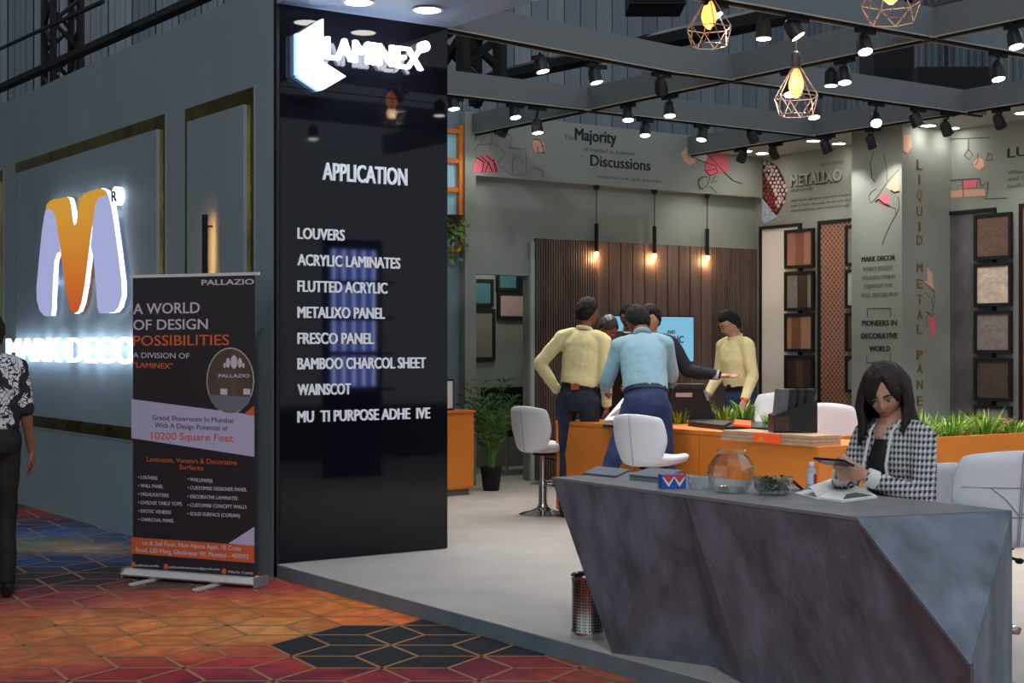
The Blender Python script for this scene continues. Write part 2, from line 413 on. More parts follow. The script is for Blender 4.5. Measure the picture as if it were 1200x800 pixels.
MB().prism(cy([(187,158),(196,153),(196,352),(187,348)]), (0,.03,0), 0, 1).build('emblem_edge', [g3, g3], t)
MB().prism(cy([(206,352),(318,290),(422,358),(308,424)]), (0,.03,0), 0, 1).build('emblem_sheet', [g2, g3], t)
MB().prism(cy([(192,358),(202,353),(303,424),(292,427)]), (0,.03,0), 0, 1).build('emblem_edge', [g3, g3], t)
mb = MB(); pa = on_y(381, 71, YP-.07); pb = on_y(493, 80, YP-.07); zz = (on_y(381, 71, YP-.07).z+on_y(493, 80.5, YP-.07).z)/2; pa.z = pb.z = zz
letter(mb, 'LAMINEX', pa, pb, on_y(437, 51, YP).z-on_y(437, 77, YP).z, (0,-1,0), depth=.03, bold=.02); 
mb.build('lettering', g2, t)
MB().lathe([(.035,0),(.035,.06)], on_y(499, 54, YP-.07), 14, (0,1,0)).build('registered_disc', g2, t)
# ------------------------------------------------------------ canopy over the front with recessed downlights
ZC = 3.52
cn = struct('ceiling_canopy', MB().box(XF, 1.2, ZC, XE+.02, YP, TOP), M('canopy_white_blue', (140,158,182), .5))
lt_list = [(420, 1, 'round recessed downlight in the canopy soffit above the emblem'), (501, 10, 'round recessed downlight in the canopy soffit near the beam corner')]
def downlight(p, r, lab, grp=None, pw=DOWN_W, col=(1,.96,.9)):
    t = thing('downlight', lab, 'downlight', (p.x, p.y, p.z-.012), 0, grp)
    MB().lathe([(r, .012), (r+.012, 0), (r-.006, 0)], t.location, 24, closed=True).build('ring', M('downlight_ring', (200,200,200), .4), t)
    MB().lathe([(r-.008, -.001), (r-.008, .006)], t.location, 24).build('lens', lampw, t)
    lamp('downlight_glow', 'SPOT', (p.x, p.y, p.z-.03), pw, col, t, .05, (0,0,-1), 2.6, .8)
for px, py, lab in lt_list: downlight(on_z(px, py, ZC), .09, lab, pw=14, col=(.6,.78,1))
for i in range(3): downlight(Vector((4.72, 6.2-i*1.2, ZC)), .09, 'recessed canopy downlight, %s counted from the emblem sign toward the desk' % ('third','fourth','fifth')[i], 'canopy downlights over the front edge', pw=10, col=(.8,.88,1))
# ------------------------------------------------------------ back wall, fascia, doorway
xj0 = on_y(558, 400, YFA).x; xj1 = on_y(625, 400, YB).x - .0
zd = on_y(590, 322, YB).z; xd1 = on_y(621, 400, YB).x; xd0 = xj0
wb = struct('wall_back', MB().box(xd1, YB, ZP, XW+.2, YB+.12, TOP), grey_in)
MB().box(xd0-.1, YB, zd, xd1, YB+.12, TOP).build('wall_above_door', grey_in, wb)
MB().box(xd1-.02, YB-.04, ZP, xd1+.03, YB, on_y(621, 283, YB).z).build('door_jamb', M('pale_jamb', (168,174,170), .5), wb)
xc0 = on_y(545, 400, YFA).x
MB().box(xc0, YFA, ZP, xj0, YB+.12, TOP).build('pilaster', grey_in, wb)
zf = 3.055
fa = struct('trim_2', MB().box(xj0, YFA, zf, XW, YB, TOP), grey_in)
# left section in dusty blue with orange lattice window
wb2 = struct('wall_side', MB().box(XE-.2, YFA+.1, ZP, xc0, YFA+.2, TOP), blue_in)
wn = struct('window_1', MB().box(on_y(515, 200, YFA).x-.3, YFA+.085, on_y(540, 290, YFA).z, on_y(541, 200, YFA).x, YFA+.1, on_y(540, 151, YFA).z), M('pale_blue_pane', (150,190,205), .3, emit=.08, ecol=(120,170,190)))
def hb(px0, px1, py, h=.045):
    a = on_y(px0, py, YFA); b = on_y(px1, py, YFA); MB().box(a.x, YFA+.04, a.z-h/2, b.x, YFA+.085, a.z+h/2).build('lattice_bar', orange, wn)
for py in (149, 184, 219, 255, 290): hb(495, 543, py)
a = on_y(543, 149, YFA); b = on_y(543, 292, YFA); MB().box(a.x-.025, YFA+.03, b.z, a.x+.03, YFA+.09, a.z+.02).build('lattice_post', orange, wn)
# room behind the doorway
wr = struct('wall_store', MB().box(xd0-1.5, 13.6, ZP, xd1+2, 13.7, 2.9), M('store_wall', (126,134,126), .7))
struct('wall_store_side', MB().box(xd1+1.5, YB+.12, ZP, xd1+1.6, 13.6, 2.9), M('store_wall', (126,134,126), .7))
struct('ceiling_store', MB().box(xd0-1.5, YB+.12, 2.9, xd1+2, 13.7, 2.95), grey_in)
struct('floor_store', MB().box(xd0-1.5, YB+.12, ZP-.02, xd1+2, 13.7, ZP+.001), M('light_grey_carpet', (180,174,168)))
lamp('store_room_fill', 'POINT', (xd0+1.0, 12.8, 2.6), 14, (1,.95,.88), None, .15)  # bare fill light added to brighten the store room, no fixture
YS = 13.58
def wframe(name, lab, cat, pl, V, pxl, pxr, pt, pb, fill, fw=.035, grp=None, bands=None, dep=.03, tiltz=True):
    """framed sample panel on a wall: pl 'x' faces -X, 'y' faces -Y"""
    f = on_x if pl == 'x' else on_y
    a = f(pxl, (pt+pb)/2, V); b = f(pxr, (pt+pb)/2, V); xm = (pxl+pxr)/2
    zt = f(xm, pt, V).z; zb = f(xm, pb, V).z
    if pl == 'x':
        u0, u1 = b.y, a.y
        t = thing(name, lab, cat, (V, (u0+u1)/2, zb), 0, grp)
        B = lambda c, d, e, g, o0, o1: MB().box(V-o1, c, e, V-o0, d, g)
    else:
        u0, u1 = a.x, b.x
        t = thing(name, lab, cat, ((u0+u1)/2, V, zb), 0, grp)
        B = lambda c, d, e, g, o0, o1: MB().box(c, V-o1, e, d, V-o0, g)
    B(u0, u1, zb, zb+fw, 0, dep).build('frame_rail', blackm, t); B(u0, u1, zt-fw, zt, 0, dep).build('frame_rail', blackm, t)
    B(u0, u0+fw, zb+fw, zt-fw, 0, dep).build('frame_stile', blackm, t); B(u1-fw, u1, zb+fw, zt-fw, 0, dep).build('frame_stile', blackm, t)
    fills = bands or [(1, fill)]
    tot = sum(k for k, _ in fills); c = 0
    for k, m in fills:
        s0 = u0+fw+(u1-u0-2*fw)*c/tot; c += k; s1 = u0+fw+(u1-u0-2*fw)*c/tot
        if pl == 'x': s0, s1 = u1-fw-(s0-u0-fw), u1-fw-(s1-u0-fw)
        B(min(s0,s1), max(s0,s1), zb+fw, zt-fw, 0, dep*.5).build('sample_sheet', m, t)
    return t
teal = M('teal_sheet', (70,116,126), .4); grs = M('grey_sheet', (120,116,110), .6); pink_b = M('pinkish_beige_sheet', (176,150,142), .6)
wframe('framed_sample', 'black framed teal sample seen at left in the doorway', 'frame', 'y', YS, 553, 577, 327, 359, teal)
wframe('framed_sample', 'black framed grey tall sample at left in the doorway below the teal one', 'frame', 'y', YS, 552, 579, 362, 422, grs)
wframe('framed_sample', 'black framed teal sample under the top of the doorway', 'frame', 'y', YS, 581, 607, 310, 341, teal)
wframe('framed_sample', 'small black framed grey sample at top right in the doorway', 'frame', 'y', YS, 608, 624, 310, 340, M('olive_grey_sheet', (120,122,108), .6))
wframe('framed_sample', 'black framed pinkish beige sample in the doorway', 'frame', 'y', YS, 582, 625, 342, 374, pink_b)
# fluted wood wall
wz = on_y(700, 283, YB).z
wood = M('fluted_brown_wood', (98,80,72), .5, var=.3, vscale=14, stretch=(1,1,.12), bump=.3, bscale=60)
wood2 = M('plank_brown_wood', (112,90,80), .5, var=.3, vscale=12, stretch=(1,1,.1), bump=.3, bscale=60)
fw = thing('fluted_wood_wall', 'dark brown fluted and planked wood cladding on the back wall behind the group', 'wall panel', ((on_y(625,400,YB).x+on_y(886,400,YB).x)/2, YB, ZP))
xa = on_y(626, 400, YB).x; xb = on_y(886, 400, YB).x
MB().box(xa, YB-.012, ZP, xb, YB, wz).build('backing_board', M('dark_backing', (34,26,22), .7), fw)
mb = MB(); x = xa
xw0 = on_y(697, 400, YB).x; xw1 = on_y(832, 400, YB).x
while x < xb:
    if x+.02 < xw0 or x > xw1: mb.box(x, YB-.035, ZP, x+.019, YB-.012, wz); x += .031
    else: x = xw1+.004 if x < xw1 else x+.03
mb.build('flute', wood, fw)['kind'] = 'stuff'
k = 10
for i in range(k):
    a = xw0+(xw1-xw0)*i/k; MB().box(a+.006, YB-.035, ZP, a+(xw1-xw0)/k-.008, YB-.012, wz).build('plank', wood2, fw)
# ------------------------------------------------------------ right wall, pilaster
wr_ = struct('wall_right', MB().box(XW, 3.0, ZP, XW+.12, YB+.12, TOP), grey_in)
PX = 11.03; PY0 = 9.38; PY1 = 10.0
pl = struct('wall_pillar', MB().box(PX, PY0, ZP, XW, PY1, TOP-.1), grey_in)
struct('ceiling_soffit', MB().box(10.95, 3, 3.5, XW, YFA, TOP), M('soffit_white', (176,178,170), .6))
for px, py, pxs in ((874,176,'at the far corner'), (893,178.6,'second from the far corner'), (953,164,'left of the near pillar'), (983,167,'touching the pillar'), (1088,146,'just right of the pillar'), (1116,149,'second right of the pillar'), (1198,131,'at the right edge of the photo')):
    p = on_z(px, py, 3.5); p.x = min(max(p.x, 11.08), 11.6)
    downlight(p, .07, 'round downlight in the soffit along the right wall, '+pxs, 'downlights along the right wall', pw=2.5, col=(1,.95,.86))
# white stage of METALIXO board (pale print area) and lettering
tx = M('dark_print', (44,44,42), .7); tx2 = M('grey_print', (104,106,98), .7); txo = M('black_print', (22,22,20), .7)
pinkm = M('pink_print', (226,110,124), .7); peach = M('peach_print', (226,172,148), .7); whp = M('white_print', (206,206,198), .7)
YF = YFA
t = thing('wall_lettering', 'black printed slogan Majority and Discussions on the fascia of the back wall', 'lettering', on_y(710, 200, YF))
mb = MB(); letter_y(mb, 'Majority', 674, 722, 166, 151.5, YF, bold=.02); letter_y(mb, 'Discussions', 692, 762, 197, 183.5, YF, bold=.012)
mb.build('lettering', txo, t)
mb = MB(); letter_y(mb, 'The', 661, 673, 163.5, 157.5, YF); letter_y(mb, 'of needed to balances', 684, 744, 179.5, 174.5, YF); letter_y(mb, 'made of all kinds', 700, 775, 211, 207.5, YF)
mb.build('small_lettering', tx2, t)
t = thing('wall_drawing', 'pink half disc with black strokes and thin house outlines on the left fascia', 'drawing', on_y(590, 200, YF))
poly_on(MB(), [(554,202),(555,192),(560,184),(567,181),(575,183),(581,188),(584,194),(584.5,202.5)], 'y', YF).build('pink_shape', pinkm, t)
poly_on(MB(), [(624,165),(628,162),(634,163),(638,170),(638,178),(634,181),(628,179),(624,173)], 'y', YF).build('peach_shape', peach, t)
mb = MB()
for pts in ([(558,184),(567,190),(565,202)], [(564,183),(573,192),(577,201)], [(573,190),(568,202)], [(570,182),(580,191),(583,201)], [(578,186),(581,202)], [(626,163),(633,164),(636,172)], [(630,172),(630,179),(638,179)], [(636,170),(637,179)]): line_on(mb, pts, 'y', YF-.004, .008)
mb.build('bold_stroke', txo, t)
mb = MB(); rr = random.Random(4)
for pts in ([(556,165),(562,150),(575,152),(585,160),(598,158)], [(590,150),(600,162),(596,172),(610,175)], [(560,170),(580,168),(592,180),(584,190)], [(596,174),(616,174),(617,200)], [(598,190),(606,182),(614,190)], [(612,206),(626,196),(636,200),(636,208)], [(586,195),(600,205),(612,206)], [(556,176),(568,160),(566,145)], [(575,172),(578,150),(592,146)], [(600,205),(602,180)]): line_on(mb, pts, 'y', YF, .004)
mb.build('thin_outline', tx2, t)
t = thing('wall_drawing', 'pink and peach blobs with a one-line hand drawing on the right fascia', 'drawing', on_y(835, 200, YF))
poly_on(MB(), [(798,180),(803,173),(812,173),(817,180),(815,190),(808,194),(801,188)], 'y', YF).build('peach_shape', peach, t)
poly_on(MB(), [(826,190),(829,180),(840,178.5),(850,180),(855,188),(853,199),(842,204),(832,206),(826,200)], 'y', YF).build('pink_shape', pinkm, t)
poly_on(MB(), [(806,175),(822,177),(829,183),(826,189),(814,186)], 'y', YF, .006).build('pale_shape', whp, t)
mb = MB()
for pts in ([(805,176),(812,175),(828,180),(840,192),(852,205),(860,212),(870,215)], [(805,176),(812,184),(826,190),(838,194),(841,202),(832,206),(827,200),(838,198)], [(828,206),(818,210),(820,222),(828,218),(832,208),(822,207),(817,216),(824,222)], [(832,218),(840,226)], [(838,206),(834,214),(840,212)]): line_on(mb, pts, 'y', YF-.004, .006)
mb.build('hand_outline', tx, t)
# right wall METALIXO
t = thing('wall_lettering', 'large outlined METALIXO heading with grey paragraph on the right wall', 'lettering', on_x(955, 210, XW))
mb = MB(); letter_x(mb, 'METALIXO', 928, 987, 215, 201, XW, bold=.02, depth=.02); mb.build('lettering', M('silver_print', (172,170,160), .4), t)
mb = MB(); letter_x(mb, 'METALIXO', 927, 985.5, 216.4, 202, XW, bold=.02, depth=.006); mb.build('letter_shadow', tx, t)
mb = MB()
for s_, x0, x1, y in (('METAL COATED', 962, 988, 193), ('MICROTEXTURE', 927, 953, 224), ('which can be utilised on many kinds of surface', 927, 997, 233), ('exist in form of panels sheets and tiles', 927, 997, 239), ('trusted metal look, more creations for walls', 927, 996, 245)): letter_x(mb, s_, x0, x1, y, y-3.4, XW)
mb.build('small_lettering', tx2, t)
t = thing('wall_artwork', 'leaf-shaped collage of pebbles, red scales and blue weave on the right wall corner', 'artwork', on_x(908, 225, XW))
base = [(894,188),(902,189),(911,195),(918,207),(922,222),(920,236),(912,250),(903,258),(897,262),(894,230)]
poly_on(MB(), base, 'x', XW, .004).build('dark_ground', M('dark_brown_print', (60,34,30), .7), t)
poly_on(MB(), [(894,233),(911,254),(897,262),(893,258)], 'x', XW, .008).build('blue_weave', M('blue_weave', (120,150,190), .7, var=.6, vscale=60, col2=(210,220,232)), t)
def ell_mesh(name, r, m, n=8, k=6): return MB().ell((0,0,0), r, n, k).build(name, m, None, True, False, True)
pm = ell_mesh('pebble', (.010,.024,.021), M('pebble_cream', (214,192,182), .4)); pr = ell_mesh('scale', (.009,.025,.021), M('scale_red', (150,50,48), .4))
def pin(x, y, poly):
    c = False; j = len(poly)-1
    for i in range(len(poly)):
        a, b = poly[i], poly[j]
        if (a[1] > y) != (b[1] > y) and x < (b[0]-a[0])*(y-a[1])/(b[1]-a[1])+a[0]: c = not c
        j = i
    return c
rr = random.Random(5); yy = 191
row = 0
while yy < 252:
    xx = 896+(row % 2)*2.4
    while xx < 922:
        if pin(xx, yy, base) and not pin(xx, yy, [(894,233),(911,254),(897,262),(893,258)]):
            red = xx < 896+(yy-205)*.36+2 and yy > 205
            p = on_x(xx+rr.uniform(-.4,.4), yy+rr.uniform(-.4,.4), XW-.006); s = rr.uniform(.8, 1.15)
            inst('scale' if red else 'pebble', pr if red else pm, t, p, (rr.uniform(-.6,.6), 0, 0), (1,s,s))
        xx += 4.6
    yy += 4.6; row += 1
# pillar prints
t = thing('wall_lettering', 'black MARK DECOR company lettering on the left face of the pillar', 'lettering', on_x(1028, 420, PX))
mb = MB(); letter_x(mb, 'MARK DECOR', 1010, 1049, 305.5, 299.5, PX, bold=.02)
for s_, x0, x1, y in (('PIONEERS IN', 1010.5, 1051, 381.5), ('DECORATIVE', 1009.5, 1052, 396.5), ('WORLD', 1019, 1043, 411.5)): letter_x(mb, s_, x0, x1, y, y-6.6, PX, bold=.02)
mb.build('lettering', txo, t)
mb = MB()
for s_, x0, x1, y in (("INDIA'S BIGGEST", 1012, 1047, 316.5), ('MANUFACTURING', 1011, 1049, 327), ('COMPANY FOR', 1013, 1046, 337), ('WALL DECORATION', 1009, 1052, 347.5)): letter_x(mb, s_, x0, x1, y, y-5, PX)
mb.build('small_lettering', tx2, t)
mb = MB()
for pts in ([(1016.5,372),(1016.5,361.5),(1044,361),(1044,371)], [(1016,415),(1016,425),(1044,424),(1044,414)]): line_on(mb, pts, 'x', PX, .006)
mb.build('bracket_line', tx, t)
t = thing('wall_drawing', 'one-line face drawing with pink cheek and peach eye on the pillar', 'drawing', on_x(1028, 250, PX))
poly_on(MB(), [(1027.5,235),(1032,229),(1038,227.5),(1042,231),(1042.5,240),(1036,241)], 'x', PX).build('pink_shape', pinkm, t)
poly_on(MB(), [(1039,219),(1053,202),(1054,223),(1047,225)], 'x', PX).build('peach_shape', peach, t)
mb = MB()
for pts in ([(1026,236),(1030,233.5),(1035,238),(1042,241)], [(1044,223),(1048,225.5),(1054,224)]): line_on(mb, pts, 'x', PX-.004, .012)
mb.build('bold_stroke', txo, t)
mb = MB()
for pts in ([(1024,178),(1020,190),(1022,208),(1025,213)], [(1035,178),(1039,195),(1040,213),(1037,218)], [(1054,198),(1040,213),(1030,228),(1021,238),(1018,232),(1020,226),(1027,221)], [(1042,241),(1050,245),(1050,252),(1044,262),(1036,280),(1034,287)], [(1050,252),(1053,246),(1054,236),(1052,230)]): line_on(mb, pts, 'x', PX, .005)
mb.build('face_outline', tx, t)
gl = M('gold_letter', (170,132,62), .35, .7)
t = thing('wall_lettering', 'vertical gold LIQUID METAL PANEL letters running down the near pillar face', 'lettering', on_y(1077, 480, PY0))
for ch, y in zip('LIQUID', (200.5, 218, 236, 255, 273, 289)): mb = MB(); letter_y(mb, ch, 1074.5 if ch != 'I' else 1076.6, 1080.5 if ch != 'I' else 1078.4, y-2, y-14, PY0, bold=.012); mb.build('letter', gl, t)
for ch, y in zip('METAL', (319, 338, 356, 374, 391)): mb = MB(); letter_y(mb, ch, 1074.5, 1081, y, y-11.5, PY0, bold=.012); mb.build('letter', gl, t)
for ch, y in zip('PANEL', (421, 437, 456, 475, 493)): mb = MB(); letter_y(mb, ch, 1074.5, 1081, y, y-11.5, PY0, bold=.012); mb.build('letter', gl, t)
t = thing('wall_drawing', 'thin plant drawing with pink pot beside the gold letters on the pillar', 'drawing', on_y(1092, 394, PY0))
poly_on(MB(), [(1088,372),(1096,371.5),(1096,394),(1092,394),(1089,384)], 'y', PY0).build('pink_pot', pinkm, t)
poly_on(MB(), [(1086,313),(1092,320),(1093,330),(1095,340),(1088,334),(1081,329),(1087,329)], 'y', PY0).build('pink_leaf', peach, t)
mb = MB()
for pts in ([(1086,313),(1094,335),(1095,352),(1092,371)], [(1084,343),(1092,350),(1093,360)], [(1085,365),(1090,368),(1092,371)], [(1081,328),(1090,338),(1095,342)], [(1086,383),(1085,372),(1089,368)]): line_on(mb, pts, 'y', PY0, .004)
mb.build('stem_line', tx, t)
poly_on(MB(), [(1058,158),(1067,158),(1068,172),(1063,180),(1058,176)], 'y', PY0).build('peach_patch', peach, t)
# right wall prints
t = thing('wall_drawing', 'line drawing of a sofa with peach cushions and three hanging bulbs on right wall', 'drawing', on_x(1130, 220, XW))
poly_on(MB(), [(1103,233),(1103,226),(1128,222),(1154,221.5),(1155,229),(1128,231)], 'x', XW).build('peach_shape', peach, t)
poly_on(MB(), [(1129,212),(1146,210),(1144,219.5),(1129,221)], 'x', XW).build('pink_shape', pinkm, t)
poly_on(MB(), [(1141,190),(1147,184),(1153,187),(1154,195),(1149,199),(1142,196)], 'x', XW).build('peach_shape', peach, t)
mb = MB()
for pts in ([(1094,168),(1115,163),(1160,161)], [(1135,163),(1135,175),(1130,182),(1136,187),(1140,181),(1135,175)], [(1146,180),(1146,189),(1143,194)], [(1158,178),(1158,181),(1156,188),(1163,187),(1163,181),(1158,180)], [(1107,220),(1108,212),(1127,210),(1148,209),(1150,218),(1158,213),(1157,227),(1154,233),(1180,232)], [(1099,226),(1101,221),(1110,222),(1099,227),(1102,236),(1096,241)], [(1128,210),(1129,232)]): line_on(mb, pts, 'x', XW-.003, .005)
mb.build('sofa_outline', tx, t)
t = thing('wall_lettering', 'large dark LUMBER heading cut off at the right edge with grey lines under it', 'lettering', on_x(1195, 200, XW))
mb = MB(); letter_x(mb, 'LUMBER', 1181, 1262, 180, 168, XW, bold=.02); mb.build('lettering', tx, t)
mb = MB()
for s_, y in (('When we look at', 201.5), ('and material to', 209), ('build walls of', 217.5)): letter_x(mb, s_, 1181, 1240, y, y-5, XW)
mb.build('small_lettering', tx2, t)
# framed samples on the right wall
whs = M('off_white_sheet', (232,230,220), .5); cop = M('copper_sheet', (158,110,92), .5); cop2 = M('copper_dark_sheet', (120,80,62), .4)
br = M('brown_sheet', (86,66,54), .5); tan = M('tan_sheet', (160,124,96), .6, var=.3, vscale=80); dkb = M('dark_brown_sheet', (60,46,42), .5); grt = M('grey_texture_sheet', (128,126,124), .6, var=.2, vscale=40)
wframe('framed_sample', 'tall off-white sheet in a black frame beside the wooden back wall', 'frame', 'x', XW, 891.5, 940, 263.5, 500, whs)
wframe('framed_sample', 'copper square sample, topmost of the left column of framed samples', 'frame', 'x', XW-.04, 921, 955, 268.5, 314, cop, bands=[(1,cop),(1,cop2),(.9,cop)], fw=.032)
wframe('framed_sample', 'grey striped square sample, second from top of the left column', 'frame', 'x', XW-.04, 921, 955, 318, 364, grt, bands=[(1,grt),(1,dkb),(.4,grt)], fw=.032)
wframe('framed_sample', 'brown and tan striped square sample, third of the left column', 'frame', 'x', XW-.04, 921, 955, 367, 412, br, bands=[(.4,tan),(.9,cop2),(1,tan)], fw=.032)
wframe('framed_sample', 'dark brown square sample, lowest of the left column', 'frame', 'x', XW-.04, 921, 955, 416, 457, dkb, bands=[(1,dkb),(.7,br),(1,dkb)], fw=.032)
dia = bpy.data.materials.new('copper_diamond_weave'); dia.use_nodes = True; nt = dia.node_tree
tcn = nt.nodes.new('ShaderNodeTexCoord'); mpn = nt.nodes.new('ShaderNodeMapping'); mpn.inputs['Rotation'].default_value = (PI/4, 0, 0); mpn.inputs['Scale'].default_value = (1, 24, 24)
nt.links.new(tcn.outputs['Object'], mpn.inputs[0])
bk = nt.nodes.new('ShaderNodeTexBrick'); bk.offset = 0; bk.inputs['Scale'].default_value = 1; bk.inputs['Brick Width'].default_value = 1; bk.inputs['Row Height'].default_value = 1; bk.inputs['Mortar Size'].default_value = .1
sw = nt.nodes.new('ShaderNodeSeparateXYZ'); cb = nt.nodes.new('ShaderNodeCombineXYZ'); nt.links.new(mpn.outputs[0], sw.inputs[0]); nt.links.new(sw.outputs[1], cb.inputs[0]); nt.links.new(sw.outputs[2], cb.inputs[1]); nt.links.new(cb.outputs[0], bk.inputs[0])
bk.inputs['Color1'].default_value = (*lin((124,74,60)), 1); bk.inputs['Color2'].default_value = (*lin((108,62,50)), 1); bk.inputs['Mortar'].default_value = (*lin((176,140,120)), 1)
nt.links.new(bk.outputs[0], nt.nodes['Principled BSDF'].inputs['Base Color']); nt.nodes['Principled BSDF'].inputs['Roughness'].default_value = .4
wframe('framed_sample', 'tall copper diamond weave sheet in a black frame left of the pillar', 'frame', 'x', XW, 960, 1008, 257, 500, dia)
for i, (a, b, m, s_) in enumerate(((263,311,grt,'grey'),(315,361,M('pale_mesh_sheet',(176,176,168),.6,var=.3,vscale=70),'pale mesh'),(366,412,br,'brown'),(417,460,grt,'mesh'))):
    wframe('framed_sample', '%s sample half hidden behind the pillar, %s of that column' % (s_, ('topmost','second','third','lowest')[i]), 'frame', 'x', XW-.04, 992, 1026, a, b, m, fw=.032)
slate = M('slate_sheet', (92,90,90), .55, var=.25, vscale=5, bump=.8, bscale=14)
wframe('framed_sample', 'tall dark slate sheet in a black frame right of the pillar', 'frame', 'x', XW, 1104, 1168, 246, 500, slate)
for a, b, c, s_, w_ in ((250,304,(104,80,70),'rust brown','topmost'),(308,359,(218,198,180),'cream textured','second from top'),(364,414,(136,124,120),'grey scratched','third from top'),(419,470,(84,70,64),'dark brown','fourth from top'),(475,520,(132,126,124),'grey mottled','lowest')):
    wframe('framed_sample', '%s square sample, %s of the right column' % (s_, w_), 'frame', 'x', XW-.04, 1143, 1187, a, b, M('sample_'+s_.replace(' ', '_'), c, .5, var=.2, vscale=12, bump=1, bscale=25), fw=.032)
wframe('framed_sample', 'tall rust coloured sheet in a black frame at the right edge of the photo', 'frame', 'x', XW, 1196, 1262, 236, 510, M('rust_sheet', (150,90,66), .5, var=.3, vscale=5))
# ------------------------------------------------------------ ceiling beams with light tracks
tn = [3]
def beam(x0, y0, x1, y1, za=ZB, zb_=ZB, h=.19, w=.11, far=False):
    d = Vector((x1-x0, y1-y0, 0)).normalized(); nn = Vector((-d.y, d.x, 0))*(w/2)
    a0 = Vector((x0,y0,za)); a1 = Vector((x1,y1,zb_)); up = Vector((0,0,h))
    o = MB().hexa([a0-nn, a1-nn, a1+nn, a0+nn, a0-nn+up, a1-nn+up, a1+nn+up, a0+nn+up]).build('trim_%d' % tn[0], grey_beam); o['kind'] = 'structure'; tn[0] += 1
    m = nn.normalized()*.018; dn = Vector((0,0,-.014))
    MB().hexa([a0-m+dn, a1-m+dn, a1+m+dn, a0+m+dn, a0-m, a1-m, a1+m, a0+m]).build('light_track', blackm, o)
    for sg in (-1, 1):
        e = nn*sg*.96; m2 = nn.normalized()*.006
        MB().hexa([a0+e-m2+dn*.4, a1+e-m2+dn*.4, a1+e+m2+dn*.4, a0+e+m2+dn*.4, a0+e-m2, a1+e-m2, a1+e+m2, a0+e+m2]).build('edge_strip', M('pale_edge', (176,176,160), .5), o)
YB1, YB2, YB3 = 8.42, 10.2, 6.5
beam(XE+.02, YB1, 7.3, YB1, 3.53, ZB); beam(7.3, YB1, 10.95, YB1)
beam(XE, YB2, 10.95, YB2)
beam(XE+.02, YB3, 10.95, YB3); beam(XE+.02, 4.7, 10.95, 4.7)
for X in (7.95, 10.7): beam(X, 3, X, YFA, ZB+.002, ZB+.002)
beam(XE+.1, YP+.3, XE+.1, YFA, ZB+.001, ZB+.001)
# ------------------------------------------------------------ track spotlights
def spot(px, py, lab, aim, along='y', pw=1.0, z=3.27):
    p = on_z(px, py, z); aim = Vector(aim).normalized()
    # snap to the nearest beam line
    cands = [('x', 7.95), ('x', 10.7), ('y', YB1), ('y', YB2), ('y', YB3)]
    best = min(cands, key=lambda c: abs((p.x if c[0] == 'x' else p.y)-c[1]))
    dx = abs((p.x if best[0] == 'x' else p.y)-best[1])
    along = 'y' if best[0] == 'x' else 'x'
    if dx < .8:
        if best[0] == 'x': p = on_x(px, py, best[1])
        else: p = on_y(px, py, best[1])
        if not (3.05 < p.z < 3.43): p = on_z(px, py, z)
    zt = ZB-.014
    t = thing('track_spotlight', lab, 'spotlight', (p.x, p.y, p.z), 0, 'black spotlights on the ceiling tracks')
    q = Vector((p.x, p.y, 0)); u = Vector((0,1,0)) if along == 'y' else Vector((1,0,0)); v = Vector((u.y, u.x, 0))
    MB().obox((p.x, p.y, zt-.014), u*.085, v*.017, Z*.014).build('adapter', blackm, t)
    head = p - aim*.10                                            # top of the housing
    MB().tube([(p.x, p.y, zt-.02), (p.x, p.y, zt-.05), head + Vector((0,0,.03)), head], .011, 6).build('arm', black, t)
    s, _ = frame(aim)
    MB().tube([p-aim*.05+s*.055, p-aim*.09+s*.05, head+s*.02, head], .006, 5).build('yoke', black, t)
    hs = MB().lathe([(.012,0),(.034,.01),(.045,.035),(.05,.09),(.05,.128),(.046,.128),(.044,.118)], head-aim*.02, 16, aim, closed=True).build('housing', M('spot_black', (30,30,32), .45), t, True)
    MB().lathe([(.043,.0),(.043,.004)], p+aim*.002, 16, aim).build('lens', M('spot_lens', (255,248,235), .5, emit=11), hs)
    lamp('beam_of_light', 'SPOT', p+aim*.02, SPOT_W*pw*(.15 if q.y > 10.7 and q.x < 9 else .45 if q.x > 9.8 or q.y > 10.6 else 1), (1,.94,.86), t, .03, aim, 1.5, .8)
D = (0,0,-1)
bk_ = (.1,.6,-.9); rt = (.7,.1,-.85); tow = (-.15,-.22,-1); lf = (-.4,.1,-.9)
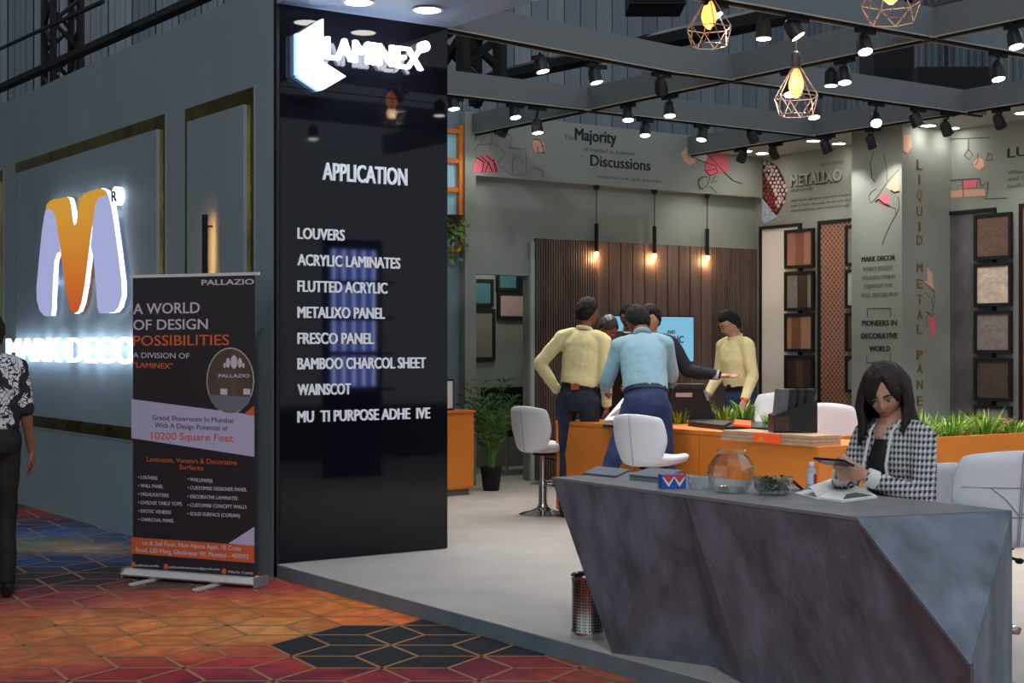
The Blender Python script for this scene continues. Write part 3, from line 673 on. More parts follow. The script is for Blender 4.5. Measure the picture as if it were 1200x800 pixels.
for px, py, lab, aim in (
    (636,83,'lit spotlight nearest the canopy on the front beam', (.1,-.25,-1)), (699,96,'lit spotlight, second from the canopy on the front beam', (.1,-.25,-1)),
    (775,108,'turned-away spotlight left of the central beam crossing', (.5,.5,-1)), (785,135,'small lit spotlight hanging left of the central crossing', tow),
    (532,127,'lit spotlight just beside the black panel edge', (0,-.2,-1)), (604,137,'lit spotlight above the pink half disc on the second beam', (0,-.3,-1)),
    (630,155,'lit spotlight above the peach shape on the left fascia', (0,-.2,-1)), (587,158,'unlit-looking black spotlight tilted away above the pink half disc', (-.2,.5,-.8)),
    (736,140,'lit spotlight above the word Discussions', tow), (756,158,'lit spotlight right of the word Majority', tow),
    (822,163,'lit spotlight above the peach blob on the right fascia', (-.3,-.1,-1)), (884,165,'dark spotlight in front of the far right corner', rt),
    (868,188,'black spotlight tilted toward the back wall above the pebble artwork', bk_), (909,184,'black spotlight left of the METALIXO heading', rt),
    (990,96,'lit spotlight right of the hanging wire cage lamp', tow), (935,42,'lit spotlight above the hanging wire cage lamp', (.4,-.5,-1)),
    (839,18,'lit spotlight glowing behind the left wire cage lamp', (.3,-.5,-1)), (1014,60,'lit spotlight below the right wire cage lamp', (-.2,-.4,-1)),
    (926,110,'lit spotlight glowing behind the middle wire cage lamp', (-.2,-.4,-1)), (954,137,'lit spotlight right below the middle wire cage lamp', (-.1,-.3,-1)),
    (1027,144,'bright spotlight facing the camera above the pillar', (-.5,-.6,-.8)), (970,178,'lit spotlight above the METALIXO heading', (.5,-.1,-1)),
    (1023,172,'grey spotlight right in front of the pillar top', (.6,.0,-1)), (1076,147,'lit spotlight tilted right at the top of the gold letters', (.4,-.3,-1)),
    (1111,156,'black spotlight aimed at the right wall above the sofa drawing', rt), (1173,148,'silver-rimmed black spotlight aimed right above the sofa drawing', rt),
    (1170,92,'tall lit spotlight below the black hall speaker at right', (-.1,-.3,-1)), (1191,54,'lit spotlight at the right edge on the front beam', (-.1,-.3,-1))):
    spot(px, py, lab, aim)
# track heads the photo does not show, nearer than the frame
for x, y, w_ in ((6.4,YB3,'first from the canopy on the near beam'),(7.95,7.4,'between near and front beams'),(9.4,YB3,'far end of the near beam'),(10.7,7.2,'on the beam along the right wall'),(6.2,4.7,'on the nearest beam, canopy end'),(8.6,4.7,'on the nearest beam, wall end'),(7.95,5.6,'between the two nearest beams')):
    t = thing('track_spotlight', 'black track spotlight above the frame, '+w_, 'spotlight', (x, y, 3.27), 0, 'spotlights above the frame')
    MB().lathe([(.012,0),(.045,.035),(.05,.128)], (x,y,3.4), 12, (0,0,-1)).build('housing', blackm, t)
    MB().lathe([(.043,0),(.043,.004)], (x,y,3.268), 12, (0,0,-1)).build('lens', MC['spot_lens'], t)
    lamp('beam_of_light', 'SPOT', (x,y,3.25), SPOT_W, (1,.93,.83), t, .03, (.1,.1,-1), 1.9, .8)
# ------------------------------------------------------------ wire cage lamps
wirem = M('copper_grey_wire', (150,132,126), .5, .2); bulbg = M('amber_glass', (255,190,110), .05, emit=2.2, ecol=(255,150,60))
fil = M('filament', (255,220,150), .5, emit=30, ecol=(255,214,140))
def cage(px, ptop, pbot, d, lab, r=.135, cord_top=3.45, yb=None):
    if yb: c0 = on_y(px, pbot, yb); c1 = on_y(px, ptop, yb)
    else: c0 = at_d(px, pbot, d); c1 = at_d(px, ptop, d)
    t = thing('cage_lamp', lab, 'lamp', c0)
    H = c1.z-c0.z; x, y = c0.x, c0.y; z0 = c0.z
    n = 6; ring = lambda rr_, z, ph: [Vector((x+rr_*math.cos(2*PI*k/n+ph), y+rr_*math.sin(2*PI*k/n+ph), z)) for k in range(n)]
    top = ring(.022, z0+H*.78, 0); mid = ring(r, z0+H*.29, 0); bot = ring(r*.78, z0, PI/n)
    mb = MB()
    for k in range(n):
        k2 = (k+1) % n
        for a, b in ((top[k], mid[k]), (mid[k], mid[k2]), (mid[k], bot[k]), (mid[k2], bot[k]), (bot[k], bot[k2]), (top[k], top[k2])): mb.tube([a, b], .0032, 5)
    mb.build('wire_cage', wirem, t)
    MB().lathe([(.014,H*.74),(.03,H*.76),(.032,H*.92),(.026,H),(.006,H+.015)], c0, 14).build('socket', M('dark_socket', (60,52,50), .4), t, True)
    bl = MB().lathe([(.012,H*.28),(.032,H*.34),(.046,H*.45),(.046,H*.53),(.03,H*.66),(.016,H*.74)], c0, 14).build('bulb', bulbg, t, True)
    MB().ell(c0+Vector((0,0,H*.48)), (.016,.016,.05), 8, 6).build('filament', fil, bl, True)
    MB().tube([c0+Vector((0,0,H)), (x,y,cord_top)], .0035, 5).build('cord', M('grey_cord', (110,108,104), .6), t)
    lamp('bulb_glow', 'POINT', (x, y, z0+H*.2), BULB_W, (1,.68,.36), t, .04)
cage(933, 62, 135, 8.95, 'copper wire cage lamp with glowing bulb, middle and lowest of the three', yb=YB3)
cage(831, -18, 54, 9.4, 'copper wire cage lamp with glowing bulb, leftmost of the three', yb=YB3)
cage(1044, -50, 26, 7.7, 'copper wire cage lamp at the top edge, rightmost of the three', r=.14, yb=4.7)
# slim black pendants in front of the wooden wall
for px, a, b, c, lab in ((699,217,262,300,'slim black tube pendant, leftmost of three before the wood wall'), (767,222,265,302,'slim black tube pendant, middle one above the TV'), (829,228,268,304,'slim black tube pendant, rightmost, above the man in pale yellow')):
    Y = 11.975
    p = on_y(px, c, Y); q = on_y(px, b, Y)
    t = thing('tube_pendant', lab, 'lamp', p)
    MB().lathe([(.034,0),(.034,.02),(.02,.045),(.006,.05)], (p.x, Y, zf), 12, (0,0,-1)).build('canopy', blackm, t)
    MB().tube([(p.x,Y,zf), (p.x,Y,q.z)], .005, 5).build('cord', blackm, t)
    MB().tube([(p.x,Y,q.z), (p.x,Y,p.z+.04)], .021, 10).build('tube', blackm, t)
    MB().ell((p.x,Y,p.z+.02), (.022,.022,.03), 10, 8).build('bulb', M('warm_bulb', (255,200,130), .5, emit=26, ecol=(255,190,110)), t, True)
    lamp('pendant_glow', 'POINT', (p.x, Y, p.z-.03), 1.6, (1,.62,.3), t, .03)
# ------------------------------------------------------------ exhibition hall beyond
clad = [M('cladding_grey_%s' % c, v, .7, var=.15, vscale=1.2, stretch=(1,1,.1)) for c, v in (('a',(104,112,120)),('b',(90,98,106)),('c',(116,122,128)))]
wh = struct('wall_hall_far', MB().box(-22, 27, 0, 32, 27.2, 12), blackm); wh2 = struct('wall_hall_right', MB().box(32, -6, 0, 32.2, 27, 12), blackm)
def sheet_mesh(ax):
    mb = MB(); prof = [(0,0),(.1,.0),(.12,.025),(.2,.025),(.22,0),(.3,0),(.32,.025),(.42,.025),(.44,0),(.452,-.03)]
    v = []
    for u, o in prof:
        for z in (0, 12): v.append((u, -o-.02, z) if ax == 'y' else (-o-.02, u, z))
    mb.add(v, [(2*i, 2*i+2, 2*i+3, 2*i+1) for i in range(len(prof)-1)])
    return [mb.build('cladding_sheet', c, None, False, False, True) for c in clad]
rr = random.Random(9)
sm = sheet_mesh('y'); x = -21.0
while x < 31.5: inst('cladding_sheet', rr.choice(sm), wh, (x, 27, 0)); x += .46 if x > 2 else .9
sm = sheet_mesh('x'); y = 8.0
while y < 26.5: inst('cladding_sheet', rr.choice(sm), wh2, (32, y, 0)); y += .46
struct('ceiling_hall', MB().box(-22, 6, 12, 32, 27, 12.1), M('hall_roof', (60,60,58), .9))
def truss(name, lab, a, b, s=.35, r=.035, n=8):
    a = Vector(a); b = Vector(b); d = (b-a); sd, up = frame(d)
    t = thing(name, lab, 'truss', (a+b)/2)
    cs = [sd*s/2+up*s/2, -sd*s/2+up*s/2, -sd*s/2-up*s/2, sd*s/2-up*s/2]
    for c in cs: MB().tube([a+c, b+c], r, 6).build('chord', blackm, t)
    mb = MB()
    for i in range(n):
        for j in range(4):
            p, q = (cs[j], cs[(j+1) % 4]) if i % 2 else (cs[(j+1) % 4], cs[j])
            mb.tube([a+d*(i/n)+p, a+d*((i+1)/n)+q], r*.6, 5)
    mb.build('lacing', blackm, t)['kind'] = 'stuff'
    return t
p = at_d(73, 120, 20); q = at_d(73, -30, 20); truss('truss_tower', 'black lattice truss tower rising behind the outer wall at far left', p, q, .36, .05, 5)
p = at_d(550, 118, 17); q = at_d(550, 10, 17); truss('truss_tower', 'black lattice truss tower right behind the black panel top', p, q, .5, .09, 3)
def pipe(lab, p0, d0, p1, d1, r): t = MB().tube([at_d(*p0, d0), at_d(*p1, d1)], r, 6).build('roof_pipe', blackm); tag(t, lab, 'pipe')
pipe('long dark pipe slanting above the outer wall at top left', (-30,117), 22, (262,-14), 14, .07)
pipe('thinner dark cable tray slanting at the far top left', (-10,62), 24, (120,2), 16, .03)
pipe('dark roof girder slanting behind the left ceiling beams', (575,92), 24, (1010,-4), 14, .12)
pipe('dark girder crossing behind the upper right beams', (1060,30), 18, (1215,-14), 14, .16)
# black boxes hung in the hall
def hung(lab, px0, px1, py0, py1, d, dep_=.8):
    a = at_d(px0, py1, d); b = at_d(px1, py0, d); t = thing('hall_speaker', lab, 'speaker', ((a.x+b.x)/2, (a.y+b.y)/2, a.z))
    w2 = (at_d(px1, py1, d)-a)/2; c = (a+b)/2; MB().obox(c, w2, F*dep_/2, Z*(b.z-a.z)/2).build('cabinet', M('speaker_black', (16,16,18), .6), t)
    MB().tube([c+Z*.1, (c.x, c.y, 11.95)], .03, 5).build('hanging_cable', blackm, t)
    MB().obox(c-F*(dep_/2+.01), w2*.92, F*.01, Z*(b.z-a.z)*.44).build('grille', M('grille_black', (26,26,28), .8, bump=.6, bscale=80), t)
hung('large black speaker box hanging behind the beams at upper right', 1015, 1062, 52, 112, 20)
hung('lower black speaker box right of the hanging speaker', 1066, 1152, 84, 112, 21.5)
hung('black box hanging at the top between ceiling beams', 735, 800, -20, 12, 20)

for i, (x, y) in enumerate(((6, 18), (16, 20), (26, 16), (24, 8), (2, 22), (-3, -5))):  # unseen lamps added to brighten the hall cladding
    t = thing('hall_fill_lamp', 'added fill lamp out of view under the hall roof, %s' % ('over the aisle left','centre','over the far corner','right side','far left','over the aisle beside the desk')[i], 'lamp', (x, y, 11.2), 0, 'added hall fill lamps')
    MB().lathe([(.25,0),(.3,.05),(.12,.3),(.1,.45)], (x, y, 11.2), 18).build('reflector', MC['black_metal'], t, True)
    lamp('hall_fill_light', 'POINT', (x, y, 10.9), (200,420,420,420,200,1300)[i], (.85,.92,1), t, .4)  # the last one, over the aisle, is added to light the desk facets
# ------------------------------------------------------------ reception desk (folded facets)
ZD = .83
TL = on_z(646, 560, ZD); T2 = on_z(1004, 607, ZD); TR = on_z(1186, 599, ZD); BK = Vector((4.56, TL.y, ZD))
f1 = (803-646)/(1004-646); 
T1 = TL.lerp(T2, (TL.y-4.43)/(TL.y-T2.y))
BL = on_z(717, 765, ZP); M1 = on_z(838, 781, ZP); M2 = on_z(874, 803, ZP); 
pn_ = (T2-T1).cross(M2-T1).normalized()
def on_desk(px, py): r = ray(px, py); return O + r*((T1-O).dot(pn_)/r.dot(pn_))
m3_ = on_desk(1100, 800); M3 = T2+(m3_-T2)*((ZP-T2.z)/(m3_.z-T2.z)); AP = on_desk(1137, 778); AP = O+(AP-O)*.975; BR = Vector((TR.x, TR.y, ZP)); BKL = Vector((4.7, BL.y-.05, ZP))
desk = thing('reception_desk', 'dark slate-textured folded facet reception desk with slanted left end', 'desk', (4.25, 4.4, ZP))
dm = M('dark_slate_stone', (82,88,98), .55, var=.28, vscale=7, stretch=(1,1,.6), col2=(124,131,146), bump=.4, bscale=40)
dm2 = M('desk_top_stone', (118,118,120), .6, var=.15, vscale=8)
TB = Vector((TR.x, TR.y, ZD))
def slab(name, pts, m, th=.02, lab=None):
    pts = [Vector(p) for p in pts]; n = (pts[1]-pts[0]).cross(pts[2]-pts[0]).normalized()
    c = sum(pts, Vector())/len(pts); ins = Vector((4.4, 4.3, .45))-c
    if n.dot(ins) < 0: n = -n
    return MB().prism(pts, n*th).build(name, m, desk)
for pts in ((TL,BL,T1),(T1,BL,M1),(T1,M1,M2),(T1,M2,T2),(T2,M2,M3),(T2,M3,AP),(T2,AP,TB),(TB,AP,BR),(M3,BR,AP),(BK,TL,BL),(BK,BL,BKL)):
    slab('facet_panel', pts, dm, .012)
MB().prism([TL+Z*-.008, T2+Z*-.008, TR+Z*-.008, BK+Z*-.008], Z*.012).build('desk_top', dm2, desk)
MB().prism([BK-Vector((.06,.03,.03)), TR-Vector((.03,-.30,.03)), BR-Vector((.03,-.30,0)), BKL-Vector((.14,.05,0))], Vector((.02,0,0))).build('back_panel', blackm, desk)
# ------------------------------------------------------------ items on the desk
def D_(px, py): return on_z(px, py, ZD)
glass = M('clear_glass', (255,255,255), .02, trans=1, ior=1.45)
thin = bpy.data.materials.new('thin_glass'); thin.use_nodes = True; nt = thin.node_tree; nt.nodes.remove(nt.nodes['Principled BSDF'])
tr = nt.nodes.new('ShaderNodeBsdfTransparent'); gs = nt.nodes.new('ShaderNodeBsdfGlossy'); gs.inputs['Roughness'].default_value = .03; fr = nt.nodes.new('ShaderNodeLayerWeight'); fr.inputs[0].default_value = .35
tr.inputs[0].default_value = (.95,.97,.98,1)
mx = nt.nodes.new('ShaderNodeMixShader'); nt.links.new(fr.outputs['Facing'], mx.inputs[0]); nt.links.new(tr.outputs[0], mx.inputs[1]); nt.links.new(gs.outputs[0], mx.inputs[2]); nt.links.new(mx.outputs[0], nt.nodes['Material Output'].inputs[0])
c = D_(857, 578); c.z = ZD
t = thing('fish_bowl', 'round clear glass bowl with faceted foot on the desk', 'bowl', c)
k = .0037
prof = [(.045,0),(.06,.004),(.085,.04),(.097,.075),(.09,.115),(.07,.145),(.054,.158),(.056,.172)]
MB().lathe(prof, c, 10, closed=False).build('glass', thin, t)
MB().lathe([(.056,.170),(.058,.175),(.054,.175)], c, 24, closed=False).build('rim', thin, t)
MB().lathe([(.0,.006),(.05,.006),(.055,.03),(.0,.034)], c, 10).build('clear_base', M('pale_resin', (190,200,210), .1, trans=.6), t)
# salad bowl
c = D_(906, 581)
t = thing('glass_bowl', 'low clear glass bowl filled with green leaves on the desk', 'bowl', c)
MB().lathe([(.0,0),(.05,.0),(.072,.03),(.08,.075),(.077,.075),(.068,.032),(.047,.006)], c, 24, closed=False).build('glass', thin, t, True)
mb = MB(); rr = random.Random(2)
for i in range(260):
    a = rr.uniform(0, 2*PI); r = .064*math.sqrt(rr.random()); p = c + Vector((r*math.cos(a), r*math.sin(a), .02+rr.random()*.055))
    u = Vector((rr.uniform(-1,1), rr.uniform(-1,1), rr.uniform(-.5,.5))).normalized(); v = u.cross(Z).normalized(); s = rr.uniform(.010,.018)
    mb.add([p-u*s, p+v*s*.6+Z*.003, p+u*s, p-v*s*.6+Z*.002], [(0,1,2,3)])
mb.build('green_leaves', M('bowl_leaf', (78,112,56), .5, var=.4, vscale=50), t)['kind'] = 'stuff'
c = D_(822, 574)
t = thing('glass_tumbler', 'low clear empty glass dish left of the round bowl', 'glass', c)
MB().lathe([(.0,0),(.045,0),(.052,.006),(.058,.055),(.055,.055),(.048,.01)], c, 20, closed=False).build('glass', thin, t, True)
# small blue and red box
a = D_(776, 574); b = D_(804, 573.5); a.z = b.z = ZD; u = (b-a); n = Vector((-u.y, u.x, 0)).normalized()*.06; hz = .062
if n.dot(F) < 0: n = -n
t = thing('small_box', 'small blue box with red zigzag shapes on the desk edge', 'box', (a+b)/2)
MB().prism([a, b, b+n, a+n], Z*hz).build('carton', M('box_blue', (40,84,176), .5), t)
fo = -n.normalized()*.0015
P_ = lambda s_, h: a + u*s_ + Z*(hz*h) + fo*.5
MB().prism([P_(.02,.98), P_(.27,.45), P_(.5,.98)], fo).build('red_triangle', M('box_red', (214,64,50), .5), t); MB().prism([P_(.5,.98), P_(.72,.45), P_(.95,.98)], fo).build('red_triangle', MC['box_red'], t)
for s0, s1, s2 in ((.02,.27,.5),(.5,.72,.95)):
    MB().prism([P_(s0-.02,.85), P_(s0+.03,.85), P_(s1+.02,.4), P_(s1-.02,.22)], fo*.8).build('white_stripe', M('box_white', (226,226,232), .5), t)
    MB().prism([P_(s2+.02,.85), P_(s2-.03,.85), P_(s1-.02,.4), P_(s1+.02,.22)], fo*.8).build('white_stripe', MC['box_white'], t)
MB().box(a.x+.01, a.y-.05, ZD+hz, a.x+.05, a.y, ZD+hz+.006).build('green_sticker', M('green_sticker', (90,180,70), .6), t) if False else None
# grey binders
def flat_box(name, lab, cat, p0, p1, p2, h, mats, z=ZD, grp=None, parts='cover'):
    """p0,p1 front corners, p2 next to p1 on the far side (pixels), lying on height z"""
    a, b, c = (on_z(*p, z) for p in (p0, p1, p2)); d = a+(c-b)
    t = thing(name, lab, cat, (a+b+c+d)/4, 0, grp)
    MB().prism([a, b, c, d], Z*.006).build('cover', mats[0], t)
    i = lambda q: q.lerp((a+b+c+d)/4, .03)
    MB().prism([i(a)+Z*.006, i(b)+Z*.006, i(c)+Z*.006, i(d)+Z*.006], Z*(h-.012)).build('pages', mats[1], t)
    MB().prism([a+Z*(h-.006), b+Z*(h-.006), c+Z*(h-.006), d+Z*(h-.006)], Z*.006).build('cover', mats[0], t)
    return t
dg = M('binder_grey', (92,100,112), .5); pg = M('binder_pages', (120,124,130), .7)
flat_box('catalogue', 'thin blue-grey catalogue at the far left end of the desk', 'book', (683,557), (722,561), (738,553), .014, (dg, pg))
flat_box('catalogue', 'thick blue-grey catalogue left of the small blue box', 'book', (737,563), (776,567), (800,558), .028, (dg, pg))
# bottle, phone, magazine
c = D_(951, 575)
t = thing('water_bottle', 'small clear plastic water bottle with white cap and red label on the desk', 'bottle', c)
plast = M('bottle_plastic', (196,208,216), .15, alpha=.55)
MB().lathe([(.019,0),(.021,.01),(.021,.06),(.02,.075),(.019,.085),(.009,.1),(.009,.105)], c, 16).build('bottle_body', plast, t, True)
MB().lathe([(.011,.102),(.011,.118)], c, 14).build('cap', M('cap_white', (232,234,240), .4), t)
MB().etube([c+Z*.03, c+Z*.07], [(.0215,.0215),(.0215,.0215)], None, 16).build('label_sleeve', M('label_pale', (206,214,224), .5), t)
p = c + Vector((-.008,-.0205,0)); MB().obox(c+Vector((-.001,-.0215,.05)), (.009,.001,0), (0,0,.02), (0,.0012,0)).build('red_label', M('label_red', (206,40,48), .5), t)
t = tag(MB().obox(D_(933, 575)+Z*.028, (.02,-.012,-.02), (.012,.02,0), (.002,-.001,.003)).build('mobile_phone', blackm), 'small black phone leaning left of the water bottle', 'phone')
a, b, c_, d = D_(930,580), D_(985,590), D_(1028,584), D_(968,568)
t = thing('magazine', 'open magazine with white pages and dark photo lying on the desk', 'magazine', D_(975,580))
s0 = D_(962,574); s1 = D_(990,589)
pw = M('page_white', (232,232,228), .5)
L0 = D_(931,579.5); L1 = D_(957,586); 
MB().prism([L0, L1, D_(986,587), D_(958,573)], Z*.008).build('page_block', pw, t)
g = []; 
q0 = D_(957,585.5); q1 = D_(987,590); q2 = D_(1028,584.5); q3 = D_(998,567)
mb = MB(); sp = [D_(960,583), D_(968,570)]
mb.prism([q0, q1, q2, q3], Z*.012).build('page_block', pw, t)
MB().prism([q0-Z*0, q1, q2, q3], Z*.0015).build('cover', M('dark_cover', (50,48,52), .5), t)
cc = (q0+q1+q2+q3)/4
MB().prism([(cc.lerp(q1,.85))+Z*.012, cc.lerp(q2,.85)+Z*.012, cc.lerp(q2,.3).lerp(q3,.1)+Z*.012, cc.lerp(q1,.2)+Z*.012], Z*.0012).build('printed_photo', M('print_dark', (90,84,86), .5, var=.6, vscale=60), t)
cv = []
for i in range(6):
    f_ = i/5; h = .012+.03*math.sin(f_*PI*.8); a_ = q0.lerp(L0, f_*.55)+Z*h; b_ = q3.lerp(D_(958,573), f_*.55)+Z*h; cv += [a_, b_]
MB().add(cv+[v+Z*.002 for v in cv], [(2*i,2*i+2,2*i+3,2*i+1) for i in range(5)]+[(12+2*i,12+2*i+1,12+2*i+3,12+2*i+2) for i in range(5)]).build('curled_page', pw, t)
# ------------------------------------------------------------ waste bin
c = on_z(691, 746, ZP)
t = thing('waste_bin', 'perforated steel waste bin on the platform left of the desk', 'bin', c)
pm_ = bpy.data.materials.new('perforated_steel'); pm_.use_nodes = True; nt = pm_.node_tree; b = nt.nodes['Principled BSDF']; b.inputs['Metallic'].default_value = 1; b.inputs['Roughness'].default_value = .28
tcn = nt.nodes.new('ShaderNodeTexCoord'); vr = nt.nodes.new('ShaderNodeTexVoronoi'); vr.inputs['Scale'].default_value = 75; vr.inputs['Randomness'].default_value = 0
nt.links.new(tcn.outputs['Object'], vr.inputs[0]); rp = nt.nodes.new('ShaderNodeValToRGB'); rp.color_ramp.interpolation = 'CONSTANT'; rp.color_ramp.elements[0].color = (.02,.02,.02,1); rp.color_ramp.elements[1].position = .36; rp.color_ramp.elements[1].color = (*lin((176,172,168)),1)
nt.links.new(vr.outputs[0], rp.inputs[0]); nt.links.new(rp.outputs[0], b.inputs['Base Color'])
MB().lathe([(.085,0),(.085,.035),(.082,.04),(.082,.255),(.085,.26),(.085,.285),(.08,.285),(.078,.01),(0,.008)], c, 28).build('bin_body', [pm_], t, True)
MB().lathe([(.087,.0),(.087,.03)], c, 28, closed=False).build('base_band', chrome, t, True); MB().lathe([(.084,.275),(.088,.285),(.084,.292),(.08,.285)], c, 28, closed=False).build('rim', chrome, t, True)
MB().lathe([(.077,.262),(.077,.264)], c, 20).build('liner', M('bin_liner', (40,34,32), .7), t)
# ------------------------------------------------------------ swivel bar stools
def make_stool(lab, seat_h, quilt=False, base=True):
    t = thing('bar_stool', lab, 'stool', (0,0,0), 0, 'white swivel bar stools')
    h = seat_h
    def back(a, b):
        wv = .225*(1-.22*max(0, -b)**1.2)*(1+.04*b); x = wv*a
        return (x, -.19-.05*(b+1)*.5+.09*(a*a), h+.17+.185*b)
    def seat(a, b):
        return (.205*a*(1-.06*b), .045+.235*b, h+.045*(a*a)+.035*max(0,b)**2*(1)-.0+.05*max(0,-b)**3)
    MB().shell(back, .045, 12, sq=.55).build('backrest', white, t, True, False, sub=1)
    MB().shell(seat, .06, 12, sq=.35).build('seat', white, t, True, False, sub=1)
    sm_ = MB()
    for s_ in (-1,) if not quilt else (-1, 1):
        sm_.tube([Vector(back(s_*.02*(-1 if quilt else 1), b))+Vector((0,-.026,0)) for b in (-.95,-.6,-.3,0,.3,.6,.95)], .0022, 5)
    if quilt:
        for b in (-.35, .25): sm_.tube([Vector(back(a, b))+Vector((0,-.0265,0)) for a in (-.9,-.6,-.3,0,.3,.6,.9)], .0016, 5)
        for s_ in (-1, 1): sm_.tube([Vector(back(s_*a, b))+Vector((0,-.0265,0)) for a, b in ((0,-.35),(.25,.0),(.5,.25))], .0016, 5)
    sm_.build('seam', seamm, t, False, False)
    MB().lathe([(.1,h-.04),(.1,h-.03)], (0,.02,0), 16).build('seat_plate', blackm, t, False, False)
    MB().lathe([(.035,.02),(.032,.25),(.027,.26),(.022,.27),(.022,h-.035)], (0,0,0), 16).build('gas_column', chrome, t, True, False)
    MB().lathe([(.2,0),(.2,.008),(.17,.02),(.1,.035),(.05,.06),(.035,.09),(.034,.12)], (0,0,0), 28).build('base', chrome, t, True, False)
    fr_ = MB(); pts = [Vector((.14*math.sin(x_), .06+.14*math.cos(x_), .24)) for x_ in [i*PI*1.5/10-PI*.75 for i in range(11)]]
    fr_.tube([Vector((0,0,.25))]+pts+[Vector((0,0,.25))], .009, 6); fr_.build('footrest', chrome, t, True, False)
    lv = MB(); lv.tube([(0,0,h-.06), (.1,.06,h-.08), (.16,.08,h-.1)], .006, 6); lv.ell((.17,.085,h-.105), (.02,.012,.012)); lv.build('lever', blackm, t, True, False)
    return t
s1 = make_stool('white swivel bar stool with chrome base behind the man in pale yellow', .515); p = on_z(636, 603, ZP); s1.location = (p.x, p.y, ZP); s1.rotation_euler.z = math.radians(-80); s1.scale = (.94,.94,1)
s2 = make_stool('white swivel bar stool raised high behind the man in light blue', .60); s2.location = (6.42, 7.56, ZP); s2.scale = (.94,.94,.94); s2.rotation_euler.z = math.radians(-76)
s3 = make_stool('white quilted chair back in front, at the right edge beside the desk', .60, True); p = at_d(1160, 700, 5.75); s3.location = (p.x, p.y, ZP); s3.rotation_euler.z = math.radians(-25)
s4 = make_stool('white stool the woman in the houndstooth jacket sits on', .50); s4.rotation_euler.z = math.radians(66)
s5 = make_stool('white stool back just right of the standing man in pale yellow', .60); p = at_d(898, 480, 12.3); s5.location = (p.x, p.y, ZP); s5.rotation_euler.z = math.radians(100)
s6 = make_stool('white stool back behind the grass, left of the woman', .60); p = at_d(986, 480, 9.9); s6.location = (p.x, p.y, ZP); s6.rotation_euler.z = math.radians(165)
# ------------------------------------------------------------ orange counters
oc = thing('orange_counter', 'orange counter where the men stand, with samples and grass on top', 'counter', (7.5, 8.3, ZP))
X0 = 7.05; Y0 = 7.18; Y1 = 9.45
MB().box(X0, Y0, ZP+.05, X0+.85, Y1, ZD-.03).build('counter_body', orange, oc)
MB().box(X0-.01, Y0, ZD-.03, X0+.87, Y1+.01, ZD).build('counter_top', orange, oc)
MB().box(X0+.04, Y0, ZP, X0+.8, Y1-.04, ZP+.05).build('plinth', blackm, oc)
ys = [Y0]+[on_x(px, 520, X0).y for px in (821, 745)]+[Y1]
for i in range(3): MB().box(X0-.012, ys[i]+.004, ZP+.06, X0, ys[i+1]-.004, ZD-.035).build('front_panel', orange, oc)
oc2 = thing('orange_counter', 'orange corner counter with planter box running to the right', 'counter', (7.8, 6.8, ZP))
XO = 6.78; YO = 6.41; ZO = .80
MB().box(XO, YO, ZP, XO+.7, Y0-.005, ZO).build('counter_body', orange, oc2)
# planter trough: walls and soil
MB().box(XO+.7, YO, ZP, 10.4, YO+.03, ZO+.02).build('planter_wall', orange, oc2); MB().box(XO+.7, YO+.45, ZP, 10.4, YO+.48, ZO+.02).build('planter_wall', orange, oc2)
MB().box(XO+.7, YO+.03, ZP, 10.4, YO+.45, ZO-.08).build('soil', M('dark_soil', (44,36,30), .9), oc2)
# grass tufts
gm = [M('grass_a', (136,176,60), .5), M('grass_b', (84,136,44), .5), M('grass_c', (172,200,92), .5)]
def tuft(p, lab, r=.12, h=.2, n=80, name='grass_tuft', grp='green grass tufts on the counters', flowers=0):
    rr = random.Random(hash((round(p.x*100), round(p.y*100)))); mb = MB()
    for i in range(n):
        a = rr.uniform(0, 2*PI); s = r*.5*math.sqrt(rr.random()); b = Vector((p.x+s*math.cos(a), p.y+s*math.sin(a), p.z)); o = Vector((math.cos(a), math.sin(a), 0))*rr.uniform(.2, 1)*r
        hh = h*rr.uniform(.5, 1.05); v = Vector((-math.sin(a), math.cos(a), 0))*.006
        m = b+o*.35+Z*hh*.65; e = b+o+Z*hh*rr.uniform(.75,1.05)
        mb.add([b-v, b+v, m+v*.9, m-v*.9, e], [(0,1,2,3), (3,2,4)], rr.randrange(3))
    t = thing(name, lab, 'plant', p, 0, grp); mb.build('grass_blades', gm, t)['kind'] = 'stuff'
    MB().lathe([(r*.45,-.0),(r*.5,.03)], p, 10).build('root_pad', M('root_pad', (60,72,36), .9), t)
    if flowers:
        for i in range(flowers):
            a = rr.uniform(0, 2*PI); q = p+Vector((math.cos(a)*r*.6, math.sin(a)*r*.6, h*rr.uniform(.25,.7)))
            f = MB()
            for j in range(6): f.ell(q+Vector((math.cos(j*PI/3)*.014, math.sin(j*PI/3)*.014, 0)), (.012,.012,.008), 6, 4)
            f.build('flower_head', M('pink_flower', (220,120,130), .6), t)
    return t
for px, py, h, lab in ((795,496,.13,'low grass tuft at the left end of the counter greenery'), (818,495,.2,'tall spiky grass tuft beside the black display case'), (850,495,.14,'low grass tuft in front of the black display case'), (872,494,.19,'spiky grass tuft below the standing man in pale yellow'), (906,499,.12,'small leafy tuft left of the black sample rack')):
    p = on_z(px, py, ZD); tuft(p, lab, .14, h, 90)
n_ = 0
